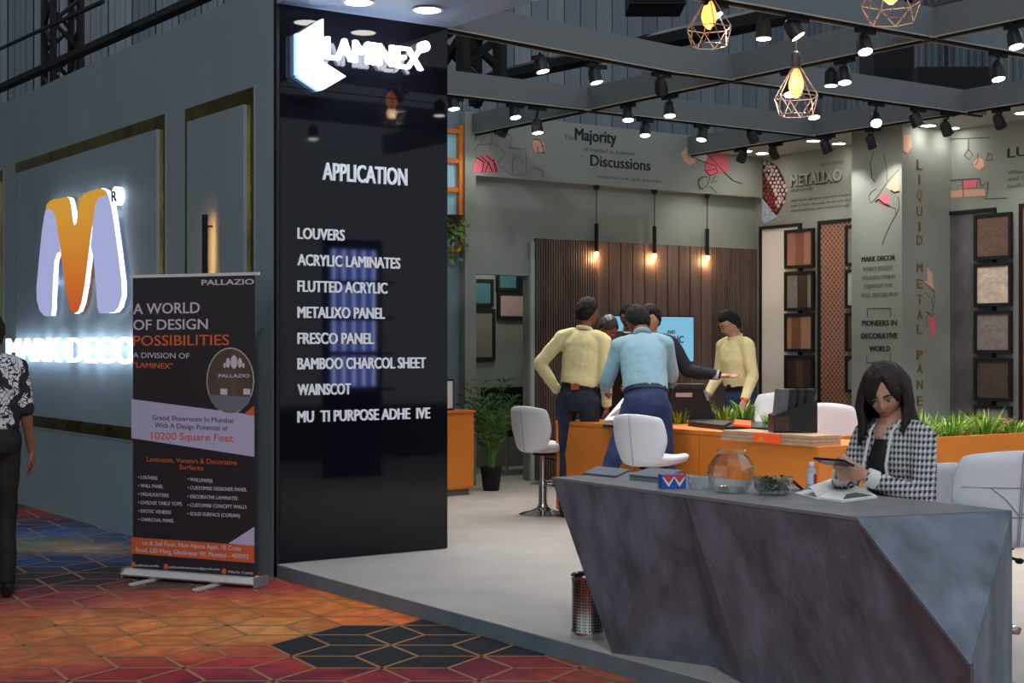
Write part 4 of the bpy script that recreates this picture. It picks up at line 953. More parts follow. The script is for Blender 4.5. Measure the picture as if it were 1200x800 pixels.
for i, x in enumerate((7.58, 7.72, 7.9, 8.05, 8.22, 8.4, 8.56, 8.72, 8.9, 9.08)):
    p = Vector((x, YO+.17+.07*(i % 2), ZO-.08)); px_ = 600+FOC*(p-O).dot(R)/(p-O).dot(F)
    lab = 'grass tuft in the orange planter box, %s' % ('left end of the row beside the black rack','second from the left of the row','third from the left, just left of the woman','hidden mostly by the woman\'s hair','behind the woman\'s shoulder','first tuft right of the woman','second tuft right of the woman, tall','third tuft right of the woman with flowers','fourth tuft right of the woman','near the right edge of the photo')[i]
    tuft(p, lab, .17, .27 if i not in (8, 9) else .2, 120, flowers=3 if i in (0, 5, 7, 8) else 0)
# plank samples with orange tag
def pk(px, py): return on_z(px, py, ZO)
pa, pb = pk(846, 518), pk(957, 517.5); 
t = thing('plank_samples', 'stack of pale wooden plank samples with a red-orange tag on the counter corner', 'planks', (XO+.02, 6.9, ZO))
pal = M('pale_plank', (190,156,124), .6, var=.15, vscale=20, stretch=(4,.5,1)); 
ya = on_x(846, 510, XO-.01).y; yb = on_x(955, 510, XO-.01).y
for i in range(3): MB().box(XO-.015+.004*i, yb+.02, ZO+.022*i+.001, XO+.24, ya, ZO+.022*(i+1)-.001).build('plank', pal, t)
yc, yd = on_x(883, 510, XO-.02).y, on_x(914, 510, XO-.02).y
MB().box(XO-.02, yd, ZO+.004, XO-.015, yc, ZO+.062).build('orange_tag', M('tag_orange', (238,84,30), .5, emit=.15), t)
MB().prism([(XO-.021, yc-.02, ZO+.01), (XO-.021, yc-.07, ZO+.045), (XO-.021, yc-.11, ZO+.01)], (-.001,0,0)).build('tag_pattern', M('tag_light', (246,150,60), .5), t)
# black sample rack
a = on_z(907, 503, ZD-.02)
t = thing('sample_rack', 'black box-shaped sample rack with grey striped book on the counter', 'rack', at_d(934, 505, 9.55))
def q_(px, py, d=9.5): return at_d(px, py, d)
dp = F*.22
MB().prism([q_(907,487), q_(907,507), q_(958,507), q_(958,468)], dp, 0).build('rack_case', M('rack_black', (24,22,22), .5), t)
MB().prism([q_(908,488,9.49), q_(925,488,9.49), q_(925,505,9.49), q_(908,505,9.49)], F*.004).build('case_label', M('brown_label', (62,44,36), .6, var=.5, vscale=60), t)
for i, (x0, c) in enumerate(((911,(92,90,94)),(922,(30,30,32)),(931,(34,34,36)),(940,(26,26,28)))):
    MB().prism([q_(x0,487-i*3,9.52), q_(x0+3,456,9.52), q_(x0+(15 if i < 1 else 17),456,9.52), q_(x0+12,487-i*3,9.52)], F*.18).build('sample_book', M('sample_book_%d' % i, c, .4), t)
# black display case and flat boards
t = thing('display_case', 'black tilted display case with white label behind the grass on the counter', 'case', at_d(812, 492, 11.4))
q_ = lambda px, py, d=11.3: at_d(px, py, d)
MB().prism([q_(786,492), q_(788,456), q_(797,452), q_(826,452), q_(834,480), q_(840,492)], F*.25).build('case_body', M('case_brown_black', (36,28,26), .4), t)
MB().prism([q_(788,455,11.28), q_(795,450,11.28), q_(827,450,11.28), q_(826,455,11.28)], F*.28).build('lid', M('lid_dark', (48,36,32), .4), t)
MB().prism([q_(792,460,11.29), q_(811,460,11.29), q_(811,465,11.29), q_(792,465,11.29)], -F*.003).build('white_label', M('label_whitish', (190,170,160), .6, var=.4, vscale=90), t)
MB().prism([q_(824,457,11.29), q_(827,456,11.29), q_(831,468,11.29), q_(829,470,11.29)], -F*.003).build('grey_clip', M('clip_grey', (150,150,150), .4), t)
bd_ = M('dark_board', (46,42,44), .5); bg_ = M('green_glass_board', (60,84,80), .2)
flat_box('sample_board', 'dark brown flat sample board on the counter edge', 'board', (806,499), (848,504), (858,499), .035, (bd_, M('board_core', (70,60,54), .6)))
flat_box('sample_board', 'greenish glass-like flat sample board under the grass', 'board', (846,503), (900,504), (905,497), .02, (bg_, bd_))
flat_box('orange_card', 'small bright orange card lying on the flat sample boards', 'card', (860,499), (880,501), (880,495), .014, (MC['tag_orange'], MC['tag_light']), z=ZD+.025)
flat_box('sample_board', 'grey flat board left of the display case where men look', 'board', (706,501), (742,503), (745,495), .025, (M('board_grey', (110,100,96), .5), bd_))
# tilted magazine held by the men
t = thing('brochure', 'open white brochure with print tilted on the counter between the men', 'brochure', at_d(724, 494, 11.3))
A_, B_, C_, D2 = at_d(708,494,11.0), at_d(736,493,11.0), at_d(748,466,11.5), at_d(730,468,11.5)
MB().prism([A_, B_, C_, D2], Z*.012).build('page_block', pw, t)
MB().prism([A_.lerp(C_,.15)+Z*.012, B_.lerp(D2,.2)+Z*.012, C_.lerp(A_,.3)+Z*.012, D2.lerp(B_,.3)+Z*.012], Z*.002).build('printed_photo', M('print_dark', (90,84,86), .5), t)
# stack of brown boards at right
flat_box('sample_board', 'stack of brown laminate boards on the planter at right', 'board', (1136,506), (1193,503), (1178,494), .05, (M('board_brown', (96,62,52), .5), M('board_core2', (70,50,44), .6)), z=ZO+.02)
# second counter far left
p = on_z(556, 575, ZP); zt = on_y(540, 482, p.y-.1).z
t = thing('orange_cabinet', 'orange cabinet beside the black panel with a grey plinth', 'cabinet', (p.x-.4, p.y, ZP))
yq = p.y; x1 = on_y(555, 500, yq-.3).x
MB().box(x1-1.2, yq-.3, ZP+.06, x1, yq+.1, zt).build('cabinet_body', orange, t); MB().box(x1-1.2, yq-.27, ZP, x1-.03, yq+.08, ZP+.06).build('plinth', M('plinth_grey', (110,106,100), .7), t)
MB().box(x1-1.2, yq-.32, zt, x1+.01, yq+.1, zt+.02).build('cabinet_top', orange, t); MB().box(x1-.45, yq-.306, ZP+.08, x1-.02, yq-.3, zt-.02).build('cabinet_door', orange, t)
xx = on_y(528, 460, yq-.2).x; z1 = zt+.02
t = thing('picture_frame', 'small black frame with white card on the orange cabinet', 'frame', (xx, yq-.2, z1))
MB().obox((xx-.04, yq-.2, z1+.14), (.07,0,0), (0,.0,.14), (0,.008,0)).build('frame_border', blackm, t); MB().obox((xx-.04, yq-.21, z1+.14), (.055,0,0), (0,0,.122), (0,.002,0)).build('white_card', pw, t)
# ------------------------------------------------------------ potted palm and hanging ivy
leafm = [M('palm_leaf', (92,132,60), .45), M('palm_leaf_dark', (56,96,44), .45)]
p = on_z(572, 574, ZP); p.y -= .05
t = thing('potted_palm', 'leafy green palm in a black pot beside the orange cabinet', 'plant', p)
MB().lathe([(.075,0),(.1,.2),(.105,.2),(.105,.22),(.09,.22),(.085,.19),(0,.19)], p, 18).build('pot', blackm, t, True)
rr = random.Random(12)
mbS = MB()
for i in range(38):
    a = rr.uniform(0, 2*PI); ln = rr.uniform(.4, .95); sp_ = rr.uniform(.06, .26)
    o = Vector((math.cos(a), math.sin(a), 0)); base = p+Z*.2+o*.03
    pts = [base+o*sp_*(s_**1.6)+Z*(ln*s_-.16*ln*s_**3) for s_ in [j/8 for j in range(9)]]
    st = MB(); st.tube(pts, [.006-.0005*j for j in range(9)], 5)
    for j in range(3, 9):
        d = (pts[j]-pts[j-1]).normalized(); sd = d.cross(Z).normalized() if abs(d.z) < .99 else Vector((1,0,0))
        for sg in (-1, 1):
            L_ = rr.uniform(.1, .16); e = pts[j]+sd*sg*L_*.75+d*L_*.6-Z*.03; m = pts[j].lerp(e, .45)+Z*.012; w_ = d*.014
            st.add([pts[j]-w_*.4, m-w_, e, m+w_], [(0,1,2,3)], rr.randrange(2))
    st.build('frond', leafm, t)
def ivy(c, lab, w_, h_, n):
    t = thing('hanging_ivy', lab, 'plant', c, 0); rr = random.Random(5); mb = MB(); st = MB()
    for i in range(14):
        e = c+Vector((rr.uniform(-w_,w_), rr.uniform(-.08,.08), -rr.uniform(.4,1)*h_)); st.tube([c+Z*.02, c.lerp(e,.3)+Z*.08, e], .004, 4)
        for j in range(n):
            s_ = rr.random(); q = (c+Z*.02).lerp(e, s_)+Vector((rr.uniform(-.06,.06), rr.uniform(-.06,.06), .1*math.sin(s_*PI)))
            u = Vector((rr.uniform(-1,1), rr.uniform(-1,.2), rr.uniform(-.9,.2))).normalized(); v = u.cross(Vector((0,-1,.3))).normalized(); s2_ = rr.uniform(.035,.065)
            mb.add([q, q+u*s2_*.5+v*s2_*.45, q+u*s2_*1.2, q+u*s2_*.5-v*s2_*.45], [(0,1,2,3)], rr.randrange(2))
    mb.build('ivy_leaves', leafm, t)['kind'] = 'stuff'; st.build('vine_stems', leafm[1], t)
    MB().lathe([(.06,0),(.09,.1),(.085,.1),(.0,.02)], c-Z*.02, 14).build('basket', M('basket_brown', (70,52,36), .8), t)
    MB().box(c.x-.10, c.y-.03, c.z-.04, c.x+.02, YFA+.09, c.z-.02).build('wall_shelf', orange, t)
c = on_y(532, 262, YFA-.08); ivy(c, 'trailing green ivy below the orange window lattice', .2, .38, 16)
# dark visitor chair in the store room
p = on_z(600, 548, ZP); p.y = 12.9; p.x = on_y(600, 500, 12.9).x
t = thing('visitor_chair', 'black visitor chair with bent chrome frame in the doorway room', 'chair', (p.x, 12.9, ZP))
MB().box(p.x-.25, 12.65, .48, p.x+.25, 13.1, .55).build('seat', blackm, t); MB().box(p.x-.25, 13.05, .55, p.x+.25, 13.12, .98).build('backrest', blackm, t)
for sg in (-1, 1): MB().tube([(p.x+sg*.27,13.1,.75),(p.x+sg*.27,12.62,.72),(p.x+sg*.27,12.6,.12),(p.x+sg*.27,13.05,.1)], .014, 8).build('chrome_leg', chrome, t)
t = tag(MB().box(xd0-.9, 12.9, ZP, xd0+.12, 13.4, .8).build('dark_sideboard', M('dark_cabinet', (46,48,48), .5)), 'dark low cabinet behind the palm in the doorway room', 'cabinet')
# TV on the wooden wall
Yt = YB-.035; a = on_y(718, 430, Yt-.06); b = on_y(813.5, 370, Yt-.06)
t = thing('wall_tv', 'light blue lit TV screen with dark lettering on the wooden wall', 'television', ((a.x+b.x)/2, Yt, a.z))
za = on_y(790, 425, Yt-.06).z; zb2 = on_y(790, 370, Yt-.06).z
MB().box(a.x, Yt-.06, za, b.x, Yt, zb2).build('tv_case', blackm, t)
MB().box(a.x+.012, Yt-.063, za+.014, b.x-.012, Yt-.06, zb2-.012).build('screen', M('tv_screen', (130,190,216), .3, emit=.38, ecol=(126,190,220)), t)
mb = MB(); letter_y(mb, 'AND', 782, 791, 391, 386.5, Yt-.063, bold=.02, depth=.002); letter_y(mb, 'ACRYLIC', 768, 801, 401.5, 393, Yt-.063, bold=.02, depth=.002); mb.build('lettering', M('tv_text', (40,30,60), .5), t)
# ------------------------------------------------------------ roll-up banner
a = on_z(152, 676, 0); b = on_z(305, 688, 0)
u = (b-a).normalized(); nb = Vector((u.y, -u.x, 0))
if nb.dot(F) > 0: nb = -nb
cb_ = (a+b)/2; W = (b-a).length; zt = 1.835
t = thing('roll_up_banner', 'black and orange roll-up banner on the carpet before the outer wall', 'banner', cb_)
def bp(px, py, off=0): # point on the banner plane
    r = ray(px, py); s_ = (cb_-O).dot(nb)/r.dot(nb); return O+r*s_+nb*off
base = MB(); base.prism([cb_-u*W/2+nb*.07+Z*.018, cb_-u*W/2+nb*.085+Z*.03, cb_-u*W/2+nb*.05+Z*.058, cb_-u*W/2-nb*.05+Z*.058, cb_-u*W/2-nb*.07+Z*.03, cb_-u*W/2-nb*.06+Z*.015], u*W)
alu = M('silver_case', (216,210,206), .4, .15); base.build('base_case', alu, t)
for s_ in (-.26, .22): MB().obox(cb_+u*s_*W+nb*.1+Z*.008, u*.02, nb*.17, Z*.006).build('foot', alu, t)
for s_ in (-.5, .5): MB().obox(cb_+u*s_*(W+.01)+Z*.034, u*.008, nb*.07, Z*.03).build('end_cap', M('end_cap_grey', (120,120,124), .5), t)
e0 = bp(156, 500); e1 = bp(299, 500); s0_ = (e0-cb_).dot(u); s1_ = (e1-cb_).dot(u)
def fb(x0, x1, z0, z1, off, th=.002): return MB().prism([cb_+u*x0+nb*off+Z*z0, cb_+u*x1+nb*off+Z*z0, cb_+u*x1+nb*off+Z*z1, cb_+u*x0+nb*off+Z*z1], nb*th)
fab = M('banner_black', (36,26,32), .45, var=.15, vscale=2); fb(s0_, s1_, .055, zt, 0, .003).build('fabric', fab, t)
fb(s0_-.02, s1_+.03, zt, zt+.018, -.005, .015).build('top_rail', alu, t)
MB().tube([cb_-nb*.03+Z*.05, cb_-nb*.02+Z*zt], .01, 6).build('support_pole', alu, t)
lav = M('banner_lavender', (186,178,208), .6); ban_o = M('banner_orange', (206,92,48), .6)
def bpoly(name, pts, m, o=.0035): MB().prism([bp(*p, o) for p in pts], nb*.0008).build(name, m, t)
bpoly('lavender_band', [(154.5,467.5),(298.5,486),(298.5,535),(154.5,513)], lav); bpoly('orange_corner', [(286,485),(298.5,475),(298.5,487)], ban_o)
bpoly('orange_band', [(154.5,629),(298.5,639),(298.5,659.5),(154.5,648)], ban_o); bpoly('white_corner', [(268,636.5),(298.5,617),(298.5,639.5)], lav)
def bt(mb, s_, x0, x1, y0, y1, h, bold=0): a_, b_ = bp(x0, y0, .0046), bp(x1, y1, .0046); letter(mb, s_, a_, b_, h*abs(bp(x0, y0).z-bp(x0, y0-1).z), nb, .001, bold)
mb = MB(); bt(mb,'A WORLD',157,234.5,368,366.5,13,.012); bt(mb,'OF DESIGN',157,244,386.5,385.5,12.5,.012); bt(mb,'A DIVISION OF',156.5,222.5,419,420,6.5); bt(mb,'PALLAZIO',237,298,334,333,6.5,.03)
mb.build('lettering', M('banner_text_white', (206,196,206), .6), t)
mb = MB(); bt(mb,'POSSIBILITIES',157,269,405,404,12.5,.012); bt(mb,'"LAMINEX"',157,203,430.5,432,6.5,.01); bt(mb,'Laminates, Veneers & Decorative',173,278,540.5,544.5,6); bt(mb,'Surfaces',211,239,549.5,551,6)
bt(mb,'10200 Square Feet',178,274,514,517,8.5,.012); mb.build('orange_lettering', M('banner_text_orange', (214,98,52), .6), t)
mb = MB(); bt(mb,'Grand Showroom In Mumbai',179,274,491.5,495.5,6); bt(mb,'With A Design Potential of',182,267.5,500.5,504.5,6); mb.build('dark_lettering', M('banner_text_dark', (50,40,60), .6), t)
mb = MB()
for i, s_ in enumerate(('• LOUVERS','• WALL PANEL','• HIGHLIGHTERS','• LIVEDGE TABLE TOPS','• EXOTIC VENEERS','• CHARCOAL PANEL')): bt(mb, s_, 162.5, (185,192,198,213.5,201,204.5)[i], 560.5+i*9.9, 561+i*9.9+(1,1,1.5,1.5,1.5,1.5)[i], 4.2, .01)
for i, s_ in enumerate(('• WALLPAPER','• CUSTOMISE DESIGNER PANEL','• DECORATIVE LAMINATES','• CUSTOMISE CONCEPT WALLS','• SOLID SURFACE (CORIAN)')): bt(mb, s_, 220.5, (250,290,279,289.5,281.5)[i], 563+i*10.1, 565.5+i*10.1, 4.2, .01)
bt(mb,'1st & 2nd Floor, New Alpana Appt, 1B Cross',168,283,638,645,5.5); bt(mb,'Road, LBS Marg, Ghatkopar W, Mumbai - 400095',160,292,646,654.5,5.5)
bt(mb,'pallazio.india',160,187,663,664,2.8); bt(mb,'pallazioshowroom@gmail.com',199,258,665,668,2.8); bt(mb,'99676 71845',268,297,671,673,3)
mb.build('small_lettering', MC['banner_text_white'], t)
for px, py in ((156.8,661),(195,663.5),(263,669)): MB().lathe([(.017,0),(.017,.001)], bp(px, py, .0036), 14, nb).build('orange_icon', ban_o, t)
# oval photo on banner
cx, cyy = 270.5, 446
oval = lambda rx, ry: [(cx+rx*math.cos(i*PI/14), cyy+ry*math.sin(i*PI/14)) for i in range(28)]
bpoly('oval_rim', oval(28,39), M('rim_pale', (190,180,170), .5), .0044)
bpoly('oval_photo', oval(26.8,37.6), M('photo_brown', (84,66,54), .5, var=.3, vscale=6), .0054)
bpoly('photo_floor', [(245,462),(295,465),(292,473),(284,480),(270,483),(256,479),(248,470)], M('photo_grey', (110,110,122), .5), .0064)
mb = MB(); 
def bt2(s_, x0, x1, y0, h): a_, b_ = bp(x0, y0, .0066), bp(x1, y0, .0066); letter(mb, s_, a_, b_, h*.0051, nb, .001, .02)
bt2('PALLAZIO', 257, 293, 442, 4)
for px, py, rx, ry in ((275,424,4,8),(268,425,2.5,6),(282,425,2.5,6),(264,428,1.5,3),(286,428,1.5,3)): mb.prism([bp(px+rx*math.cos(i*PI/5), py+ry*math.sin(i*PI/5), .0064) for i in range(10)], nb*.001)
for px in (263, 290): mb.prism([bp(px-4, 455, .0064), bp(px-4, 462, .0064), bp(px+4, 462.5, .0064), bp(px+4, 455.5, .0064)], nb*.001)
mb.build('photo_emblem', MC['banner_text_white'], t)
# ------------------------------------------------------------ lit shelf of a neighbouring stand, seen mirrored in the gloss panel
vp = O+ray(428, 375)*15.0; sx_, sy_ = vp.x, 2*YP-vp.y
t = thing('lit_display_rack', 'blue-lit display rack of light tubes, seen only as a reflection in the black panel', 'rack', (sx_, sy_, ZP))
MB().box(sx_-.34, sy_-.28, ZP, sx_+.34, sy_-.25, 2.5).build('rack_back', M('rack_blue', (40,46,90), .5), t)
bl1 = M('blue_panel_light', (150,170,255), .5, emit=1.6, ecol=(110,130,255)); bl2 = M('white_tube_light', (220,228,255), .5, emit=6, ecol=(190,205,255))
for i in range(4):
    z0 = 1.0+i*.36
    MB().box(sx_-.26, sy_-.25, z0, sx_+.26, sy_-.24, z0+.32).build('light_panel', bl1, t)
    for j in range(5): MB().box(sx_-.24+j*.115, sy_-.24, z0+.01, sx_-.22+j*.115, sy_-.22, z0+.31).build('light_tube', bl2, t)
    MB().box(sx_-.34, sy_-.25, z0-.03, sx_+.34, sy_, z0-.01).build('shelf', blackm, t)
# ------------------------------------------------------------ people
skin = [M('skin_warm', (176,120,92), .5), M('skin_brown', (138,90,68), .5), M('skin_light', (196,146,122), .5)]
hairm = M('hair_black', (12,10,10), .8, bump=.8, bscale=90, stretch=(1,1,.3)); lipm = M('lips', (150,70,66), .45); eyew = M('eye_white', (150,130,122), .4); irism = M('iris_dark', (24,16,12), .25)
def V3(*a): return Vector(a)
def default_pose(H=1.7):
    k = H/1.7
    J = dict(pelvis=V3(0,0,.93), waist=V3(0,.0,1.06), chest=V3(0,.005,1.26), neck=V3(0,-.005,1.45), head=V3(0,.02,1.585),
             shL=V3(-.158,0,1.385), elL=V3(-.208,-.02,1.12), wrL=V3(-.235,.05,.87), shR=V3(.158,0,1.385), elR=V3(.208,-.02,1.12), wrR=V3(.235,.05,.87),
             hipL=V3(-.09,0,.90), knL=V3(-.095,.02,.49), anL=V3(-.10,0,.09), hipR=V3(.09,0,.90), knR=V3(.095,.02,.49), anR=V3(.10,0,.09))
    return {a: b*k for a, b in J.items()}
UP = ('waist','chest','neck','head','shL','elL','wrL','shR','elR','wrR')
def lean(J, pitch, roll=0, keys=UP):
    o = J['pelvis'].copy(); Rm = Matrix.Rotation(-math.radians(pitch), 3, 'X') @ Matrix.Rotation(math.radians(roll), 3, 'Y')
    for k in keys: J[k] = o + Rm @ (J[k]-o)
def remesh(o, vox, smooth=4, disp=0):
    m = o.modifiers.new('r', 'REMESH'); m.mode = 'VOXEL'; m.voxel_size = vox; m.use_smooth_shade = True
    s = o.modifiers.new('s', 'SMOOTH'); s.factor = .6; s.iterations = smooth
    if disp:
        tx_ = bpy.data.textures.new('cloth_fold', 'CLOUDS'); tx_.noise_scale = .10
        d = o.modifiers.new('d', 'DISPLACE'); d.texture = tx_; d.strength = disp; d.mid_level = .5; d.texture_coords = 'LOCAL'
    dg = bpy.context.evaluated_depsgraph_get(); me = bpy.data.meshes.new_from_object(o.evaluated_get(dg))
    old = o.data; mats = list(old.materials); o.modifiers.clear(); o.data = me
    if not me.materials:
        for q in mats: me.materials.append(q)
    me.polygons.foreach_set('use_smooth', [True]*len(me.polygons)); me.update()
def limb(mb, a, b, ra, rb, n=10, bulge=0):
    d = b-a; e = d.normalized()
    pts = [a-e*ra*.7, a-e*ra*.35, a, a+d*.3, a+d*.6, b, b+e*rb*.4, b+e*rb*.75]
    r_ = [ra*.45, ra*.88, ra, ra+(rb-ra)*.3+bulge, ra+(rb-ra)*.6+bulge*.6, rb, rb*.86, rb*.4]
    mb.tube(pts, r_, n)
def hand(mb, w_, dr, pn, side, curl=25, spread=7, k=1.0, curls=None):
    """w_ wrist, dr finger direction, pn palm normal (palm faces pn), side = +1 if the thumb is on dr x pn side"""
    dr = dr.normalized(); pn = (pn-dr*pn.dot(dr)).normalized(); s = dr.cross(pn)*side
    mb.etube([w_-dr*.03*k, w_, w_+dr*.03*k, w_+dr*.065*k, w_+dr*.09*k, w_+dr*.1*k], [(.021*k,.018*k),(.024*k,.017*k),(.036*k,.017*k),(.041*k,.016*k),(.038*k,.013*k),(.03*k,.008*k)], s, 10)
    for i, (o_, L_, sp_) in enumerate(((.028,.070,1.2),(.010,.078,.3),(-.009,.073,-.5),(-.027,.058,-1.4))):
        c_ = (curls[i] if curls else curl)
        p = w_+dr*.088*k+s*o_*k; dd = (dr+s*math.tan(math.radians(spread*sp_))).normalized(); pts = [p-dd*.02*k, p]; a_ = 0
        for j, f_ in enumerate((.45,.3,.25)):
            a_ += math.radians(c_*(.7 if j == 0 else 1.1)); p = p+(dd*math.cos(a_)+pn*math.sin(a_))*L_*f_*k*1.05; pts.append(p)
        mb.tube(pts, [.010*k,.0098*k,.009*k,.0082*k,.0068*k], 8)
    p = w_+dr*.02*k+s*.024*k; td = (s*.75+dr*.75+pn*.35).normalized(); td2 = (s*.3+dr*1+pn*.4).normalized()
    mb.tube([p-td*.01*k, p+td*.03*k, p+td*.03*k+td2*.028*k, p+td*.03*k+td2*.052*k], [.014*k,.012*k,.0105*k,.0075*k], 8)
def head_fn(u, k=1.0, off=0.0, fem=False):
    """u: unit direction in head space (x right, y forward, z up) -> point"""
    x, y, z = u
    r = Vector((.074*x, .094*y, .112*z))
    if z < 0: r.x *= 1-.30*(-z)**1.3*(1.15 if fem else 1); r.y *= (1-.30*(-z)**2) if y < 0 else 1
    if z > 0 and y > 0: r.y *= 1-.06*z
    if y > .35: r.x *= 1.0; r.y -= .006*(y-.35)
    g = lambda cx_, cz, sx2, sz: math.exp(-((x-cx_)/sx2)**2-((z-cz)/sz)**2) if y > 0 else 0
    r.y += .021*g(0,-.22,.12,.13)+.012*g(0,-.02,.09,.2)+.006*g(0,.2,.5,.1)-.010*(g(.36,.05,.17,.11)+g(-.36,.05,.17,.11))+.008*g(0,-.55,.26,.08)+.010*g(0,-.86,.3,.14)+.004*(g(.5,-.25,.2,.2)+g(-.5,-.25,.2,.2))-.004*g(0,-.42,.2,.05)
    return (r + u*off)*k
def sph(fn, nu=32, nv=24):
    vs_ = []; 
    for i in range(1, nv):
        ph = PI*i/nv
        for j in range(nu):
            t_ = 2*PI*j/nu; vs_.append(fn(Vector((math.sin(ph)*math.cos(t_), math.sin(ph)*math.sin(t_), math.cos(ph)))))
    vs_ += [fn(Vector((0,0,1))), fn(Vector((0,0,-1)))]
    fs = [(i*nu+j, (i+1)*nu+j, (i+1)*nu+(j+1) % nu, i*nu+(j+1) % nu) for i in range(nv-2) for j in range(nu)]
    T = len(vs_)-2; fs += [(T, j, (j+1) % nu) for j in range(nu)]; fs += [(T+1, (nv-2)*nu+(j+1) % nu, (nv-2)*nu+j) for j in range(nu)]
    return vs_, fs
def person(lab, loc, yaw, J, sk, shirt, trouser, shoe=None, hf=(0,1,0), ht=0, fem=False, hands=None, vox=.007, bulk=1.0, sleeve='long', jacket=False, hairlen=0, glasses=False, belt=None, k=1.0, beard=False, fold=.016, cat='person', sitting=False, female_waist=False, hs=1.0):
    t = thing('person', lab, cat, loc, math.radians(yaw))
    kb = bulk
    body = MB(); b_ = lambda n_: J[n_]
    # torso
    side = (J['shR']-J['shL']).normalized()
    ns = J['neck']; pel = J['pelvis']; dn = (pel-J['waist']).normalized()
    def torso(mb, e, bot=.10):
        if bot == 0:
            q = J['waist'].lerp(pel, .42)
            mb.etube([q, J['waist'].lerp(pel,.36), J['waist'], J['waist'].lerp(J['chest'],.5), J['chest'], J['chest'].lerp(ns,.45), J['chest'].lerp(ns,.74), ns],
                 [(.13*k*kb+e,.09*k*kb+e),(.148*k*kb+e,.103*k*kb+e),((.13 if female_waist else .152)*k*kb+e,.106*k*kb+e),(.152*k*kb+e,.108*k*kb+e),(.158*k*kb+e,.112*k*kb+e),(.15*k+e,.098*k+e),(.115*k+e,.078*k+e),(.05*k+e,.05*k+e)], side, 18)
            for s_ in ('shL','shR'): mb.tube([ns.lerp(J['chest'],.22), J[s_].lerp(ns,.45)-Z*.012, J[s_]], [.042*k+e, .05*k+e, .048*k+e], 10)
            return
        mb.etube([pel+dn*bot*k, pel+dn*.04*k, pel, J['waist'], J['waist'].lerp(J['chest'],.5), J['chest'], J['chest'].lerp(ns,.45), J['chest'].lerp(ns,.74), ns],
                 [(.10*k+e,.075*k+e),(.145*k*kb+e,.105*k*kb+e),(.155*k*kb+e,.11*k*kb+e),((.13 if female_waist else .143)*k*kb+e,.098*k*kb+e),(.148*k*kb+e,.103*k*kb+e),(.158*k*kb+e,.112*k*kb+e),(.15*k+e,.098*k+e),(.115*k+e,.078*k+e),(.05*k+e,.05*k+e)], side, 18)
        for s_ in ('shL','shR'): mb.tube([ns.lerp(J['chest'],.22), J[s_].lerp(ns,.45)-Z*.012, J[s_]], [.042*k+e, .05*k+e, .048*k+e], 10)
    torso(body, -.004)
    for s_ in 'LR':
        limb(body, J['sh'+s_], J['el'+s_], .047*k, .037*k); limb(body, J['el'+s_], J['wr'+s_], .037*k, .024*k)
        limb(body, J['hip'+s_], J['kn'+s_], .078*k, .052*k); limb(body, J['kn'+s_], J['an'+s_], .052*k, .034*k)
        h = (hands or {}).get(s_, {}); d0 = (J['wr'+s_]-J['el'+s_]).normalized()
        dr = Vector(h['dir']) if 'dir' in h else d0; pn = Vector(h['palm']) if 'palm' in h else (side*(1 if s_ == 'L' else -1))
        body_side = h.get('side', 1 if s_ == 'L' else -1)
        hand(body, J['wr'+s_], dr, pn, body_side, h.get('curl', 28), h.get('spread', 6), k*h.get('k', 1), h.get('curls'))
    f_ = Vector(hf).normalized(); rt_ = f_.cross(Z).normalized() if abs(f_.z) < .98 else side; up_ = rt_.cross(f_)
    Rr = Matrix.Rotation(math.radians(ht), 3, f_); rt_ = Rr @ rt_; up_ = Rr @ up_
    hc = J['head']; HM = lambda v: hc + (rt_*v.x+f_*v.y+up_*v.z)*hs
    body.etube([ns-Z*.03, ns.lerp(hc,.3), hc-up_*.05-f_*.012], [(.06*k,.058*k),(.052*k,.054*k),(.05*k,.055*k)], rt_, 12)
    vs_, fs = sph(lambda u: head_fn(u, k, 0, fem)); body.add([HM(v) for v in vs_], fs)
    for sg in (-1, 1):
        body.etube([HM(V3(sg*.066,-.008,-.03)*k), HM(V3(sg*.075,-.014,0)*k), HM(V3(sg*.073,-.016,.028)*k)], [(.007,.012),(.008,.017),(.006,.013)], rt_, 8)
    if fem: body.etube([J['chest'].lerp(ns,.55)+V3(0,.06,0), ns+V3(0,.035,0)], [(.05,.03),(.045,.03)], rt_, 12)
    ob = body.build('body', sk, t, True, False); remesh(ob, vox, 3)
    # face details
    for sg in (-1, 1):
        c_ = HM(V3(sg*.029,.083,.008)*k); Rm = Matrix((rt_, f_, up_)).transposed()
        e_ = MB().ell(c_, (.012*k,.0068*k,.0034*k), 10, 8, Rm).build('eye', eyew, t, True, False)
        MB().ell(c_+f_*.005*k-up_*.002*k, (.0055*k,.004*k,.005*k), 8, 6, Rm).build('iris', irism, e_, True, False)
        MB().etube([HM(V3(sg*.013,.094,.024)*k), HM(V3(sg*.03,.092,.031)*k), HM(V3(sg*.047,.078,.025)*k)], [(.004,.003),(.004,.004),(.002,.002)], up_, 6).build('eyebrow', hairm, t, True, False)
    MB().ell(HM(V3(0,.088,-.060)*k), (.021*k,.008*k,.008*k if fem else .006*k), 12, 8, Matrix((rt_, f_, up_)).transposed()).build('lips', lipm, t, True, False)
    if glasses:
        g_ = MB()
        for sg in (-1, 1):
            pts = [HM((V3(sg*.031+.022*math.cos(a_), .104, .006+.016*math.sin(a_)))*k) for a_ in [i*PI/6 for i in range(13)]]; g_.tube(pts, .0017, 5)
            g_.tube([HM(V3(sg*.053,.102,.01)*k), HM(V3(sg*.075,.0,.01)*k)], .0017, 5)
        g_.tube([HM(V3(-.009,.106,.008)*k), HM(V3(.009,.106,.008)*k)], .0017, 5); g_.build('glasses', blackm, t, True, False)
